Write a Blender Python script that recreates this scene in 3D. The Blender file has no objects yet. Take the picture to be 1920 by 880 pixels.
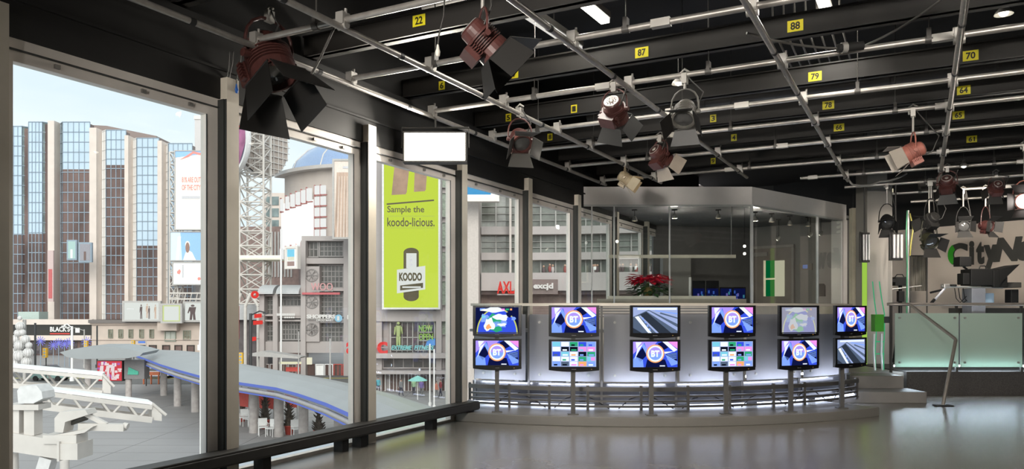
import bpy, bmesh, math, random
from mathutils import Vector, Matrix
random.seed(7)
sc = bpy.context.scene
COL = sc.collection
PI = math.pi
# ------------------------------------------------------------------ camera, world, exposure
F = 1443.0
YAW = math.radians(28)
cs, sn = math.cos(YAW), math.sin(YAW)
cam = bpy.data.cameras.new('camera'); camo = bpy.data.objects.new('camera', cam); COL.objects.link(camo)
cam.sensor_width = 36; cam.lens = F/1920*36; cam.shift_y = 140/1920; cam.clip_end = 900
camo.location = (0, 0, 1.5); camo.rotation_euler = (PI/2, 0, YAW)
sc.camera = camo
sc.view_settings.view_transform = 'Standard'; sc.view_settings.look = 'None'
sc.view_settings.exposure = 0.0; sc.view_settings.gamma = 1; sc.view_settings.use_curve_mapping = False
SKY_STRENGTH = 1.3
w = bpy.data.worlds.new('sky'); sc.world = w; w.use_nodes = True
nt = w.node_tree; nt.nodes.clear()
tc = nt.nodes.new('ShaderNodeTexCoord'); mp = nt.nodes.new('ShaderNodeMapping'); no = nt.nodes.new('ShaderNodeTexNoise')
rp = nt.nodes.new('ShaderNodeValToRGB'); bg = nt.nodes.new('ShaderNodeBackground'); wo = nt.nodes.new('ShaderNodeOutputWorld')
mp.inputs['Scale'].default_value = (1, 1, 3.5); no.inputs['Scale'].default_value = 2.2; no.inputs['Detail'].default_value = 4
rp.color_ramp.elements[0].position = .35; rp.color_ramp.elements[0].color = (.70, .80, .88, 1)
rp.color_ramp.elements[1].position = .62; rp.color_ramp.elements[1].color = (.88, .92, .95, 1)
for a, b in ((tc.outputs['Generated'], mp.inputs['Vector']), (mp.outputs[0], no.inputs['Vector']), (no.outputs['Fac'], rp.inputs[0]), (rp.outputs[0], bg.inputs[0]), (bg.outputs[0], wo.inputs[0])):
    nt.links.new(a, b)
bg.inputs[1].default_value = SKY_STRENGTH
sl = bpy.data.lights.new('hazy_sun', 'SUN'); sl.energy = 3.2; sl.angle = math.radians(40); sl.color = (1, .96, .92)
so = bpy.data.objects.new('hazy_sun', sl); COL.objects.link(so); so.rotation_euler = (math.radians(66), 0, math.radians(38))

# ------------------------------------------------------------------ frames
CF = Matrix.Rotation(YAW, 4, 'Z')           # local (right, depth, up) as the view looks -> world
I4 = Matrix.Identity(4)
def cf(r, D, z): return CF @ Vector((r, D, z))
def X(px, D): return (px-960)/F*D
def Z(py, D): return 1.5-(py-580)/F*D
def P(px, py, D): return Vector((X(px, D), D, Z(py, D)))
def D_wall(px, x): return x/((px-960)/F*cs-sn)
def D_y(px, y): return y/((px-960)/F*sn+cs)
def Wp(px, py, D): return CF @ P(px, py, D)

# ------------------------------------------------------------------ materials
_m = {}
def mat(name, c, rough=.6, metal=0, var=.08, scale=6, spec=.5, emit=None, es=1, bump=0, stretch=None):
    if name in _m: return _m[name]
    m = bpy.data.materials.new(name); m.use_nodes = True; n = m.node_tree; b = n.nodes['Principled BSDF']
    b.inputs['Roughness'].default_value = rough; b.inputs['Metallic'].default_value = metal
    b.inputs['Specular IOR Level'].default_value = spec
    t = n.nodes.new('ShaderNodeTexCoord'); no = n.nodes.new('ShaderNodeTexNoise'); no.inputs['Scale'].default_value = scale
    no.inputs['Detail'].default_value = 5
    r = n.nodes.new('ShaderNodeValToRGB')
    r.color_ramp.elements[0].position = .3; r.color_ramp.elements[1].position = .7
    r.color_ramp.elements[0].color = (*[max(0, v*(1-var)) for v in c], 1)
    r.color_ramp.elements[1].color = (*[min(1, v*(1+var)) for v in c], 1)
    src = t.outputs['Object']
    if stretch:
        mp = n.nodes.new('ShaderNodeMapping'); mp.inputs['Scale'].default_value = stretch; n.links.new(src, mp.inputs[0]); src = mp.outputs[0]
    n.links.new(src, no.inputs['Vector']); n.links.new(no.outputs['Fac'], r.inputs[0]); n.links.new(r.outputs[0], b.inputs['Base Color'])
    if bump:
        bp = n.nodes.new('ShaderNodeBump'); bp.inputs['Strength'].default_value = bump; n.links.new(no.outputs['Fac'], bp.inputs['Height']); n.links.new(bp.outputs[0], b.inputs['Normal'])
    if emit:
        b.inputs['Emission Color'].default_value = (*emit, 1); b.inputs['Emission Strength'].default_value = es
    _m[name] = m; return m
def glow(name, c, s=1):
    if name in _m: return _m[name]
    m = bpy.data.materials.new(name); m.use_nodes = True; n = m.node_tree; n.nodes.clear()
    e = n.nodes.new('ShaderNodeEmission'); o = n.nodes.new('ShaderNodeOutputMaterial')
    e.inputs[0].default_value = (*c, 1); e.inputs[1].default_value = s; n.links.new(e.outputs[0], o.inputs[0]); _m[name] = m; return m
def glass(name, tint, refl, rough=.02):
    if name in _m: return _m[name]
    m = bpy.data.materials.new(name); m.use_nodes = True; n = m.node_tree; n.nodes.clear()
    tr = n.nodes.new('ShaderNodeBsdfTransparent'); g = n.nodes.new('ShaderNodeBsdfGlossy'); mx = n.nodes.new('ShaderNodeMixShader')
    lw = n.nodes.new('ShaderNodeFresnel'); lw.inputs[0].default_value = 1.45; ma = n.nodes.new('ShaderNodeMath'); ma.operation = 'MULTIPLY'; ma.inputs[1].default_value = refl
    o = n.nodes.new('ShaderNodeOutputMaterial'); tr.inputs[0].default_value = (*tint, 1); g.inputs['Roughness'].default_value = rough
    ge = n.nodes.new('ShaderNodeNewGeometry'); bf = n.nodes.new('ShaderNodeMath'); bf.operation = 'SUBTRACT'; bf.inputs[0].default_value = 1; n.links.new(ge.outputs['Backfacing'], bf.inputs[1])
    m2 = n.nodes.new('ShaderNodeMath'); m2.operation = 'MULTIPLY'
    n.links.new(lw.outputs[0], ma.inputs[0]); n.links.new(ma.outputs[0], m2.inputs[0]); n.links.new(bf.outputs[0], m2.inputs[1]); n.links.new(m2.outputs[0], mx.inputs[0]); n.links.new(tr.outputs[0], mx.inputs[1]); n.links.new(g.outputs[0], mx.inputs[2]); n.links.new(mx.outputs[0], o.inputs[0])
    _m[name] = m; return m
def frosted(name, c, k=.45):
    if name in _m: return _m[name]
    m = bpy.data.materials.new(name); m.use_nodes = True; n = m.node_tree; b = n.nodes['Principled BSDF']
    b.inputs['Base Color'].default_value = (*c, 1); b.inputs['Roughness'].default_value = .45
    t = n.nodes.new('ShaderNodeBsdfTranslucent'); t.inputs[0].default_value = (*[min(1, v*1.2) for v in c], 1); mx = n.nodes.new('ShaderNodeMixShader'); mx.inputs[0].default_value = k
    n.links.new(b.outputs[0], mx.inputs[1]); n.links.new(t.outputs[0], mx.inputs[2]); n.links.new(mx.outputs[0], n.nodes['Material Output'].inputs[0])
    _m[name] = m; return m

# ------------------------------------------------------------------ mesh builder
_txt = {}
def text_data(s, bold=0.0):
    k = (s, bold)
    if k in _txt: return _txt[k]
    c = bpy.data.curves.new('t', 'FONT'); c.body = s; c.offset = bold; c.resolution_u = 3
    o = bpy.data.objects.new('t', c); COL.objects.link(o)
    bpy.context.view_layer.update()
    dg = bpy.context.evaluated_depsgraph_get(); me = bpy.data.meshes.new_from_object(o.evaluated_get(dg))
    vs = [v.co.copy() for v in me.vertices]; fs = [tuple(p.vertices) for p in me.polygons]
    bpy.data.objects.remove(o); bpy.data.curves.remove(c); bpy.data.meshes.remove(me)
    x0 = min(v.x for v in vs); x1 = max(v.x for v in vs); y0 = min(v.y for v in vs); y1 = max(v.y for v in vs)
    vs = [((v.x-x0)/(x1-x0), (v.y-y0)/(y1-y0)) for v in vs]
    _txt[k] = (vs, fs); return _txt[k]
class G:
    def __init__(s, T=I4): s.v = []; s.f = []; s.m = []; s.sm = []; s.T = T; s.fr = None
    def add(s, vs, fs, m=0, smooth=False):
        o = len(s.v); s.v += [Vector(v) for v in vs]
        for f in fs: s.f.append(tuple(i+o for i in f)); s.m.append(m); s.sm.append(smooth)
        return s
    def box(s, x0, x1, y0, y1, z0, z1, m=0, R=None):
        vs = [Vector((x, y, z)) for x in (x0, x1) for y in (y0, y1) for z in (z0, z1)]
        if R is not None: vs = [R @ v for v in vs]
        return s.add(vs, [(0,1,3,2),(4,6,7,5),(0,4,5,1),(2,3,7,6),(0,2,6,4),(1,5,7,3)], m)
    def cb(s, c, sx, sy, sz, m=0, R=None):
        if R is None: return s.box(c[0]-sx/2, c[0]+sx/2, c[1]-sy/2, c[1]+sy/2, c[2]-sz/2, c[2]+sz/2, m)
        M = Matrix.Translation(c) @ R.to_4x4(); return s.box(-sx/2, sx/2, -sy/2, sy/2, -sz/2, sz/2, m, M)
    def beam(s, p, q, w, h, m=0):
        p, q = Vector(p), Vector(q); d = (q-p); L = d.length; d.normalize()
        up = Vector((0,0,1)) if abs(d.z) < .95 else Vector((0,1,0)); sd = d.cross(up).normalized(); up = sd.cross(d)
        vs = [c+sd*a*w/2+up*b*h/2 for c in (p, q) for a, b in ((-1,-1),(1,-1),(1,1),(-1,1))]
        return s.add(vs, [(0,1,2,3),(7,6,5,4),(0,4,5,1),(1,5,6,2),(2,6,7,3),(3,7,4,0)], m)
    def tube(s, p, q, r, m=0, n=10, r2=None, cap=True):
        p, q = Vector(p), Vector(q); d = (q-p).normalized(); r2 = r if r2 is None else r2
        u = d.orthogonal().normalized(); v = d.cross(u); vs = []
        for c, rr in ((p, r), (q, r2)):
            for i in range(n): a = 2*PI*i/n; vs.append(c+(u*math.cos(a)+v*math.sin(a))*rr)
        s.add(vs, [(i, (i+1)%n, n+(i+1)%n, n+i) for i in range(n)], m, True)
        if cap: s.add(vs[:n], [tuple(range(n))[::-1]], m); s.add(vs[n:], [tuple(range(n))], m)
        return s
    def path(s, pts, r, m=0, n=6):
        pts = [Vector(p) for p in pts]; vs = []
        for k, p in enumerate(pts):
            d = (pts[min(k+1, len(pts)-1)]-pts[max(k-1, 0)]).normalized()
            if k == 0: u = d.orthogonal().normalized()
            else: u = (u-d*u.dot(d)).normalized()
            v = d.cross(u)
            for i in range(n): a = 2*PI*i/n; vs.append(p+(u*math.cos(a)+v*math.sin(a))*r)
        fs = [(k*n+i, k*n+(i+1)%n, (k+1)*n+(i+1)%n, (k+1)*n+i) for k in range(len(pts)-1) for i in range(n)]
        s.add(vs, fs, m, True); s.add(vs[:n], [tuple(range(n))[::-1]], m); s.add(vs[-n:], [tuple(range(n))], m); return s
    def lathe(s, prof, M=I4, m=0, n=20, smooth=True):   # prof [(r, z)] about local z, M places it
        vs = [M @ Vector((r*math.cos(2*PI*i/n), r*math.sin(2*PI*i/n), z)) for r, z in prof for i in range(n)]
        return s.add(vs, [(k*n+i, k*n+(i+1)%n, (k+1)*n+(i+1)%n, (k+1)*n+i) for k in range(len(prof)-1) for i in range(n)], m, smooth)
    def sphere(s, c, r, m=0, n=12, sz=1):
        return s.lathe([(max(1e-4, r*math.sin(PI*k/(n//2))), r*sz*math.cos(PI*k/(n//2))) for k in range(n//2, -1, -1)], Matrix.Translation(c), m, n)
    def prism(s, pts, off, m=0, smooth=False):
        n = len(pts); off = Vector(off); a = [Vector(p) for p in pts]; b = [p+off for p in a]
        s.add(a+b, [tuple(range(n)), tuple(range(2*n-1, n-1, -1))]+[(i, n+i, n+(i+1)%n, (i+1)%n) for i in range(n)], m); return s
    def arcbox(s, c, R0, R1, a0, a1, z0, z1, m=0, n=24):  # ring segment in (right, depth), angle 0 towards viewer
        vs = []
        for i in range(n+1):
            a = a0+(a1-a0)*i/n
            for R in (R0, R1):
                for z in (z0, z1): vs.append((c[0]+R*math.sin(a), c[1]-R*math.cos(a), z))
        fs = []
        for i in range(n):
            k = i*4; fs += [(k,k+4,k+5,k+1),(k+2,k+3,k+7,k+6),(k+1,k+5,k+7,k+3),(k,k+2,k+6,k+4)]
        fs += [(0,1,3,2),(n*4,n*4+2,n*4+3,n*4+1)]
        return s.add(vs, fs, m)
    # --- flat artwork on a rectangle: origin, unit x, unit y, width, height, normal
    def frame(s, o, ux, uy, w, h): s.fr = (Vector(o), Vector(ux).normalized(), Vector(uy).normalized(), w, h, Vector(ux).cross(Vector(uy)).normalized()); s.L = 0; s.step = max(.0012, h*.0015); return s
    def q(s, u, v, L): o, ux, uy, w, h, nn = s.fr; return o+ux*u*w+uy*v*h+nn*L*s.step
    def poly(s, pts, m, L=1): s.add([s.q(u, v, L) for u, v in pts], [tuple(range(len(pts)))], m); return s
    def rect(s, u0, v0, u1, v1, m, L=1): return s.poly([(u0,v0),(u1,v0),(u1,v1),(u0,v1)], m, L)
    def disc(s, u, v, ru, m, L=1, n=28, rv=None, a0=0, a1=2*PI):
        rv = ru*s.fr[3]/s.fr[4] if rv is None else rv
        return s.poly([(u+ru*math.cos(a0+(a1-a0)*i/n), v+rv*math.sin(a0+(a1-a0)*i/n)) for i in range(n)], m, L)
    def text(s, st, u0, v0, u1, v1, m, L=3, bold=.02, slant=0):
        vs, fs = text_data(st, bold)
        s.add([s.q(u0+(u1-u0)*x+slant*(y-.5), v0+(v1-v0)*y, L) for x, y in vs], fs, m); return s
    def build(s, name, mats, parent=None, bevel=0):
        Tm = s.T
        if parent is not None: Tm = WM[parent.name].inverted() @ s.T
        me = bpy.data.meshes.new(name); me.from_pydata([Tm @ v for v in s.v], [], s.f)
        if not isinstance(mats, (list, tuple)): mats = [mats]
        for m in mats: me.materials.append(m)
        me.polygons.foreach_set('material_index', s.m); me.polygons.foreach_set('use_smooth', s.sm)
        bm = bmesh.new(); bm.from_mesh(me)
        if not s.fr: bmesh.ops.recalc_face_normals(bm, faces=bm.faces)
        bm.to_mesh(me); bm.free()
        o = bpy.data.objects.new(name, me); COL.objects.link(o)
        if parent is not None: o.parent = parent; WM[o.name] = WM[parent.name]
        else: WM[o.name] = I4
        if bevel:
            b = o.modifiers.new('bevel', 'BEVEL'); b.width = bevel; b.segments = 2; b.limit_method = 'ANGLE'
        return o
WM = {}
def thing(name, label, cat, loc=(0,0,0), rz=0, group=None):
    o = bpy.data.objects.new(name, None); COL.objects.link(o); o.empty_display_size = .1
    o.location = loc; o.rotation_euler = (0, 0, rz); tag(o, label, cat, group)
    WM[o.name] = Matrix.Translation(loc) @ Matrix.Rotation(rz, 4, 'Z'); return o
def tag(o, label=None, cat=None, group=None, kind=None):
    if label: o['label'] = label
    if cat: o['category'] = cat
    if group: o['group'] = group
    if kind: o['kind'] = kind
    return o
def struct(o): o['kind'] = 'structure'; return o
def inst(me_obj, parent, loc, name=None):     # another copy of a part already built in parent-local axes
    c = me_obj.copy(); COL.objects.link(c); c.parent = parent; c.location = loc; WM[c.name] = WM[parent.name]; return c
def lamp(kind, name, parent, loc, power, color=(1,.93,.84), aim=None, size=.3, size_y=None, spot=1.2, blend=.6):
    L = bpy.data.lights.new(name, kind); L.energy = power; L.color = color
    if kind == 'AREA':
        L.size = size
        if size_y: L.shape = 'RECTANGLE'; L.size_y = size_y
    elif kind == 'SPOT': L.spot_size = spot; L.spot_blend = blend; L.shadow_soft_size = size
    else: L.shadow_soft_size = size
    o = bpy.data.objects.new(name, L); COL.objects.link(o)
    M = Matrix.Translation(loc)
    if aim is not None: M = M @ (Vector(aim)-Vector(loc)).to_track_quat('-Z', 'Y').to_matrix().to_4x4()
    if parent is not None: o.parent = parent; M = WM[parent.name].inverted() @ M
    o.matrix_local = M if parent is not None else M
    if parent is None: o.matrix_world = M
    return o

# ------------------------------------------------------------------ palette
BLACK = mat('flat_black', (.006,.0055,.005), .75, var=.2)
SOFTB = mat('soft_black', (.028,.026,.023), .55, var=.15)
FRAME = mat('window_frame_paint', (.70,.65,.60), .45, var=.04)
COLM = mat('beige_column_paint', (.62,.57,.48), .5, var=.04)
DARKG = mat('gasket_and_shade', (.03,.032,.03), .5)
PIPE = mat('galvanised_pipe', (.33,.31,.285), .42, .6, var=.12, scale=14)
CLAMPM = mat('cast_clamp', (.36,.345,.32), .5, .5)
BEAMM = mat('black_beam_paint', (.015,.013,.011), .6, var=.12, scale=3)
YEL = mat('yellow_tag', (.75,.66,.02), .5, var=.03)
STEEL = mat('brushed_steel', (.36,.35,.33), .38, .8, var=.08, scale=20)
GREYP = mat('grey_laminate', (.17,.16,.148), .45, var=.05)
TVB = mat('gloss_black_plastic', (.008,.008,.009), .22, var=.1)
RED = mat('red_paint', (.62,.05,.04), .5)
WHT = mat('white_paint', (.75,.74,.72), .5, var=.04)
OUTW = mat('weathered_white_steel', (.58,.54,.50), .5, var=.07, scale=2)
GLS = glass('window_glass', (.95,.97,.96), 1.0)
BGL = glass('booth_glass', (.86,.88,.87), 1.5)
# ================================================================== ROOM SHELL
FLOORM = mat('polished_grey_floor', (.155,.145,.125), .24, var=.06, scale=1.2, spec=.6)
WX = -5.5
g = G(); g.box(WX-.12, 9.5, -4, 24, -.3, 0, 0); struct(g.build('floor', FLOORM))
g = G(); g.box(WX-.3, 9.5, -4, 24, 5.2, 5.4); struct(g.build('ceiling', BLACK))
# window wall: black header band, slab edge, jambs, columns
g = G(); g.box(WX-.14, WX, -4, 21.5, 3.37, 5.2); g.box(WX, WX+.10, -4, 14.6, 3.92, 4.0); g.box(WX, WX+.03, -4, 14.6, 3.62, 3.64); g.box(WX-.14, WX, -4, 2.6, 0, 3.37)
struct(g.build('wall_left', BLACK))
WALLG = mat('grey_wall_paint', (.24,.225,.205), .7, var=.05, scale=2)
WALLD = mat('dark_grey_wall', (.05,.048,.045), .7, var=.1)
g = G(); g.box(9.5, 9.7, -4, 24, 0, 5.2); struct(g.build('wall_right', WALLD))
g = G(); g.box(WX-.14, 9.7, -4.2, -4, 0, 5.2); struct(g.build('wall_rear', WALLD))
g = G(); g.box(WX-.14, 9.7, 24, 24.2, 0, 5.2); struct(g.build('wall_far', WALLD))
col_far = [2.985+1.975*k for k in range(0, 10)]
for k, yf in enumerate(col_far):
    g = G(); g.box(WX-.12, WX+.08, yf-.135, yf, 0, 3.555, 0)
    g.box(WX-.005, WX+.078, yf-.139, yf-.1355, 0, 3.36, 1)  # dark sheet on the near side: shade put into its colour
    g.box(WX-.02, WX+.055, yf-.15, yf-.139, .1, 3.36, 1)
    struct(g.build('trim_%d' % (k+1), [COLM, DARKG]))
    y0, y1 = (yf-.02, yf+1.975-.135+.02)      # opening up to next column
    wn = G(); xa, xb = WX-.10, WX-.02
    wn.box(xa, xb, y0, y1, 3.21, 3.37, 0); wn.box(xa+.02, xb+.02, y0, y1, 3.285, 3.295, 1)
    wn.box(xa, xb, y0, y1, 0, .035, 0)
    wn.box(xa, xb, y0, y0+.10, .035, 3.21, 0); wn.box(xa, xb, y1-.15, y1, .035, 3.21, 0)
    wn.box(xb-.004, xb+.004, y1-.158, y1-.15, .1, 3.21, 1)
    for yy in (y0+.4, y0+1.1, y0+1.55): wn.cb((xb+.012, yy, 3.25), .02, .04, .03, 2)
    wo_ = struct(wn.build('window_%d' % (k+1), [FRAME, DARKG, STEEL]))
    gg = G(); gg.box(WX-.07, WX-.058, y0+.09, y1-.14, .03, 3.22); gg.build('glass_pane', GLS, wo_)
g = G(); g.box(WX-1.0, WX-.12, -1, 21, -.10, -.03); g.box(WX-1.0, WX-.94, -1, 21, -.03, .0); struct(g.build('trim_30', mat('sky_sheen_ledge', (.62,.70,.80), .25, .2)))  # added outer ledge, pale blue put in for reflected sky
# black low rail running in front of the glass
LED = glow('blue_floor_led', (.25,.5,1), 2.2)
t = thing('floor_rail', 'long black low rail running along the foot of the windows', 'rail', (WX+.2, 0, 0))
g = G(); g.box(WX+.02, WX+.20, -1, 9.02, .135, .255); g.box(WX+.20, WX+.215, -1, 9.02, .150, .235); g.build('rail_body', SOFTB, t, bevel=.01)
for y in (1.6, 3.4, 5.22, 6.32, 6.62, 8.0, 8.9):
    g = G(); g.box(WX+.04, WX+.16, y-.05, y+.05, 0, .136); g.build('foot', BLACK, t)
# far stage-side back wall with lettering and column
BW = mat('warm_plaster', (.50,.44,.38), .8, var=.04, scale=2)
a = cf(X(1640, 20.5), 20.5, 0); b = cf(X(2050, 16.6), 16.6, 0)
ang = math.atan2(b.y-a.y, b.x-a.x); Lw = (b-a).length
MW = Matrix.Translation(a) @ Matrix.Rotation(ang, 4, 'Z')
zt = 3.55
g = G(MW); g.box(-3.5, Lw, 0, .15, 0, zt); struct(g.build('wall_logo', BW))
g = G(MW); g.box(-3.5, Lw, 0.02, .15, zt, 5.2); struct(g.build('wall_upper', BLACK))
sg = thing('wall_lettering', 'large dark CityNews lettering with a green edged C on the pale wall', 'sign', tuple(MW @ Vector((Lw*.45, 0, 2))), ang)
def wall_u(px):   # coordinate along that wall for an image column
    k = (px-960)/F; d = (b-a).normalized(); # r - kD = 0
    ca = CF.inverted() @ a; cb_ = CF.inverted() @ b; dd = (cb_-ca).normalized()
    return (k*ca.y-ca.x)/(dd.x-k*dd.y)
u0, u1 = wall_u(1779), wall_u(1921)
def wz(px, py):
    u = wall_u(px); p = CF.inverted() @ (MW @ Vector((u, 0, 0))); return Z(py, p.y)
LET = mat('charcoal_letters', (.035,.035,.03), .5)
GRN = mat('green_letter_face', (.02,.14,.01), .4, emit=(.02,.3,.01), es=.25)
zb, zt2 = wz(1785, 500), wz(1785, 457)
for st, pa, pb, ga, gb in (('C', 1779, 1815, zb, zt2), ('i', 1819, 1827, zb+.02, zt2+.03), ('t', 1832, 1846, zb+.02, zt2+.01), ('y', 1846, 1872, zb-.16, zt2-.09), ('N', 1868, 1913, zb+.06, zt2+.06), ('e', 1908, 1934, zb+.06, zt2-.05), ('w', 1936, 1962, zb+.06, zt2-.05), ('s', 1964, 1982, zb+.06, zt2-.05)):
    ua, ub = wall_u(pa), wall_u(pb); g = G(MW)
    g.frame((ua, -.03, ga), (1,0,0), (0,0,1), ub-ua, gb-ga)
    vs, fs = text_data(st, .05)
    sl = .22 if st in 'Ne' else 0
    for L in (0, 1):
        g.add([Vector((ua+(ub-ua)*(x+sl*(y-.5)), -.005-.05*L, ga+(gb-ga)*y)) for x, y in vs], fs, 0)
    if st == 'C':
        n = 14; g.add([Vector((ua+(ub-ua)*(.5-.5*math.cos(q))*1.0, -.058, ga+(gb-ga)*(.5+.5*math.sin(q)))) for q in [(-60+120*i/n)*PI/180 for i in range(n+1)]]+[Vector((ua+(ub-ua)*(.5-.22*math.cos(q)), -.058, ga+(gb-ga)*(.5+.24*math.sin(q)))) for q in [(60-120*i/n)*PI/180 for i in range(n+1)]], [tuple(range(2*n+2))], 1)
    g.build('letter', [LET, GRN], sg)

# ================================================================== CONTROL BOOTH (structure of the room)
BD = 14.2; rc = X(1410, BD); rl = X(1096, BD)
HEAD = mat('booth_header_paint', (.47,.45,.43), .55, var=.03)
c41 = (math.cos(math.radians(41.3)), math.sin(math.radians(41.3)))
def rp_(t): return (rc+c41[0]*t, BD+c41[1]*t)
TE = 3.75
def wallstrip(g, p, q, z0, z1, th, m=0, inward=1):
    p, q = Vector(p), Vector(q); d = (q-p).normalized(); n = Vector((-d.y, d.x))*th*inward
    pts = [p, q, q+n, p+n]; g.prism([(a.x, a.y, z0) for a in pts], (0,0,z1-z0), m)
g = G(CF)
wallstrip(g, (rl-.25, BD), (rc, BD), 3.43, 3.76, .25); wallstrip(g, (rc, BD), rp_(TE), 3.43, 3.76, .25)
wallstrip(g, rp_(TE-.18), rp_(TE+.04), 0, 3.43, .25)
struct(g.build('trim_20', HEAD))
LOW = mat('ribbed_beige_cladding', (.38,.34,.28), .6, var=.05)
g = G(CF)
wallstrip(g, (rl-.2, BD), (rc, BD), 0, 1.60, .12); wallstrip(g, (rc, BD), rp_(TE-.1), 0, 1.60, .12)
for zz in (1.35, 1.40, 1.45, 1.50, 1.55):
    wallstrip(g, (rl-.2, BD-.015), (rc, BD-.015), zz, zz+.022, .02, 1)
struct(g.build('wall_booth_front', [LOW, mat('dark_groove', (.12,.11,.10), .6)]))
g = G(CF); wallstrip(g, (rl-.1, BD+.03), (rc, BD+.03), 1.6, 3.43, .014); o = struct(g.build('window_20', BGL))
g = G(CF); wallstrip(g, (rc, BD+.03), (rp_(TE-.15)[0], rp_(TE-.15)[1]+.03), 1.6, 3.43, .014); struct(g.build('window_21', BGL))
SEAM = mat('glass_joint', (.30,.31,.30), .3)
g = G(CF)
for px in (1110, 1152, 1256): g.box(X(px, BD)-.012, X(px, BD)+.012, BD+.01, BD+.05, 1.6, 3.43)
g.box(rc-.02, rc+.02, BD-.01, BD+.06, 1.6, 3.43); wallstrip(g, (rl-.1, BD), (rc, BD), 3.40, 3.435, .04, 0); wallstrip(g, (rc, BD), rp_(TE-.1), 3.40, 3.435, .04, 0)
wallstrip(g, rp_(2.5), rp_(2.53), 1.6, 3.43, .05, 0)
struct(g.build('trim_21', SEAM))
# ceiling and back walls of the booth
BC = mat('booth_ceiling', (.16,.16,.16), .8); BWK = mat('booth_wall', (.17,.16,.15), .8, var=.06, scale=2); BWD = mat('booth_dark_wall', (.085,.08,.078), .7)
pA = cf(X(1225, 17.9), 17.9, 0); q0 = (X(1225, 18.1), 18.1); q1 = (X(1410, 18.6), 18.6); q2 = (X(1606, 16.9), 16.9)
g = G(CF); g.prism([(x, y, 3.47) for x, y in ((rl-.6, BD+.1), (rc, BD+.1), rp_(TE), q2, q1, q0, (X(1200, 18.3), 18.3))], (0,0,.06)); struct(g.build('ceiling_booth', BC))
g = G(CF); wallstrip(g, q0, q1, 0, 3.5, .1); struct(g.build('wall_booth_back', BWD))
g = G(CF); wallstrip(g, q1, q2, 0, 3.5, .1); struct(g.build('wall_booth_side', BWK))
def on_side(px):     # point on side wall at an image column
    k = (px-960)/F; d = Vector(q2)-Vector(q1); t_ = (k*q1[1]-q1[0])/(d.x-k*d.y); return Vector(q1)+d*t_
dn = (Vector(q2)-Vector(q1)).normalized(); nn = Vector((dn.y, -dn.x))*1.0
def sidebox(g, p0, p1, y0, y1, off, th, m):
    a_, b_ = on_side(p0), on_side(p1); Dm = (a_.y+b_.y)/2; a_ = a_+nn*(off+th); b_ = b_+nn*(off+th)
    wallstrip(g, a_, b_, Z(y1, Dm), Z(y0, Dm), th, m)
TANP = mat('taupe_door_paint', (.20,.165,.14), .5)
g = G(CF); sidebox(g, 1416, 1489, 464, 600, 0, .05, 0); sidebox(g, 1413, 1491, 461, 466, 0, .09, 1); sidebox(g, 1487, 1491, 464, 600, 0, .09, 1); sidebox(g, 1413, 1417, 464, 600, 0, .09, 1)
sidebox(g, 1417, 1442, 474, 481, .05, .05, 1)
do = struct(g.build('door_1', [TANP, mat('door_frame_grey', (.26,.23,.21), .5)]))
g = G(CF); sidebox(g, 1434, 1438, 489, 556, .051, .02, 0); sidebox(g, 1438, 1455, 489, 556, .051, .012, 1); sidebox(g, 1455, 1473, 489, 556, .051, .02, 2); sidebox(g, 1438, 1456, 522, 525, .06, .02, 0)
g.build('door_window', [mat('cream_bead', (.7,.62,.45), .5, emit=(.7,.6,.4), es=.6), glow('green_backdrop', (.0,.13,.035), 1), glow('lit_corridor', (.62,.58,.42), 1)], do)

# ================================================================== STAGE at right
CARP = mat('charcoal_carpet', (.045,.042,.04), .95, var=.3, scale=60)
SD = 13.3
g = G(CF); g.box(X(1700, SD), X(2150, SD), SD, SD+3.5, 0, .42, 0); g.box(X(1596, 13.4), X(1705, 13.4), 13.4, 16.4, 0, .40, 1); struct(g.build('floor_stage', [CARP, GREYP]))
t = thing('stage_steps', 'two grey laminate steps leading up to the raised stage', 'steps', tuple(cf(X(1670, 12.7), 12.7, 0)), YAW)
g = G(CF); g.box(X(1560, 12.25), X(1738, 12.25), 12.25, 12.85, 0, .18); g.build('lower_step', GREYP, t, bevel=.01)
g = G(CF); g.box(X(1560, 12.6), X(1709, 12.6), 12.85, 13.39, 0, .385); g.build('upper_step', GREYP, t, bevel=.01)
# columns
CONC = mat('grey_column_paint', (.20,.185,.165), .7, var=.05, scale=2)
g = G(CF); g.box(X(1626, 15.2), X(1673, 15.2), 15.2, 15.7, .4, 5.2); struct(g.build('trim_22', CONC))
g = G(CF); g.box(X(1600, 15.9), X(1628, 15.9), 15.95, 16.1, .4, 3.6); struct(g.build('trim_23', mat('pale_partition', (.40,.37,.28), .7)))
t = tag(G(CF).tube(P(1621, 455, 15.1), P(1621, 707, 15.1), .045, 0).build('light_tube', glow('lime_tube', (.36,.62,.08), .9)), 'tall lime green glowing tube beside the grey column', 'light')
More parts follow.
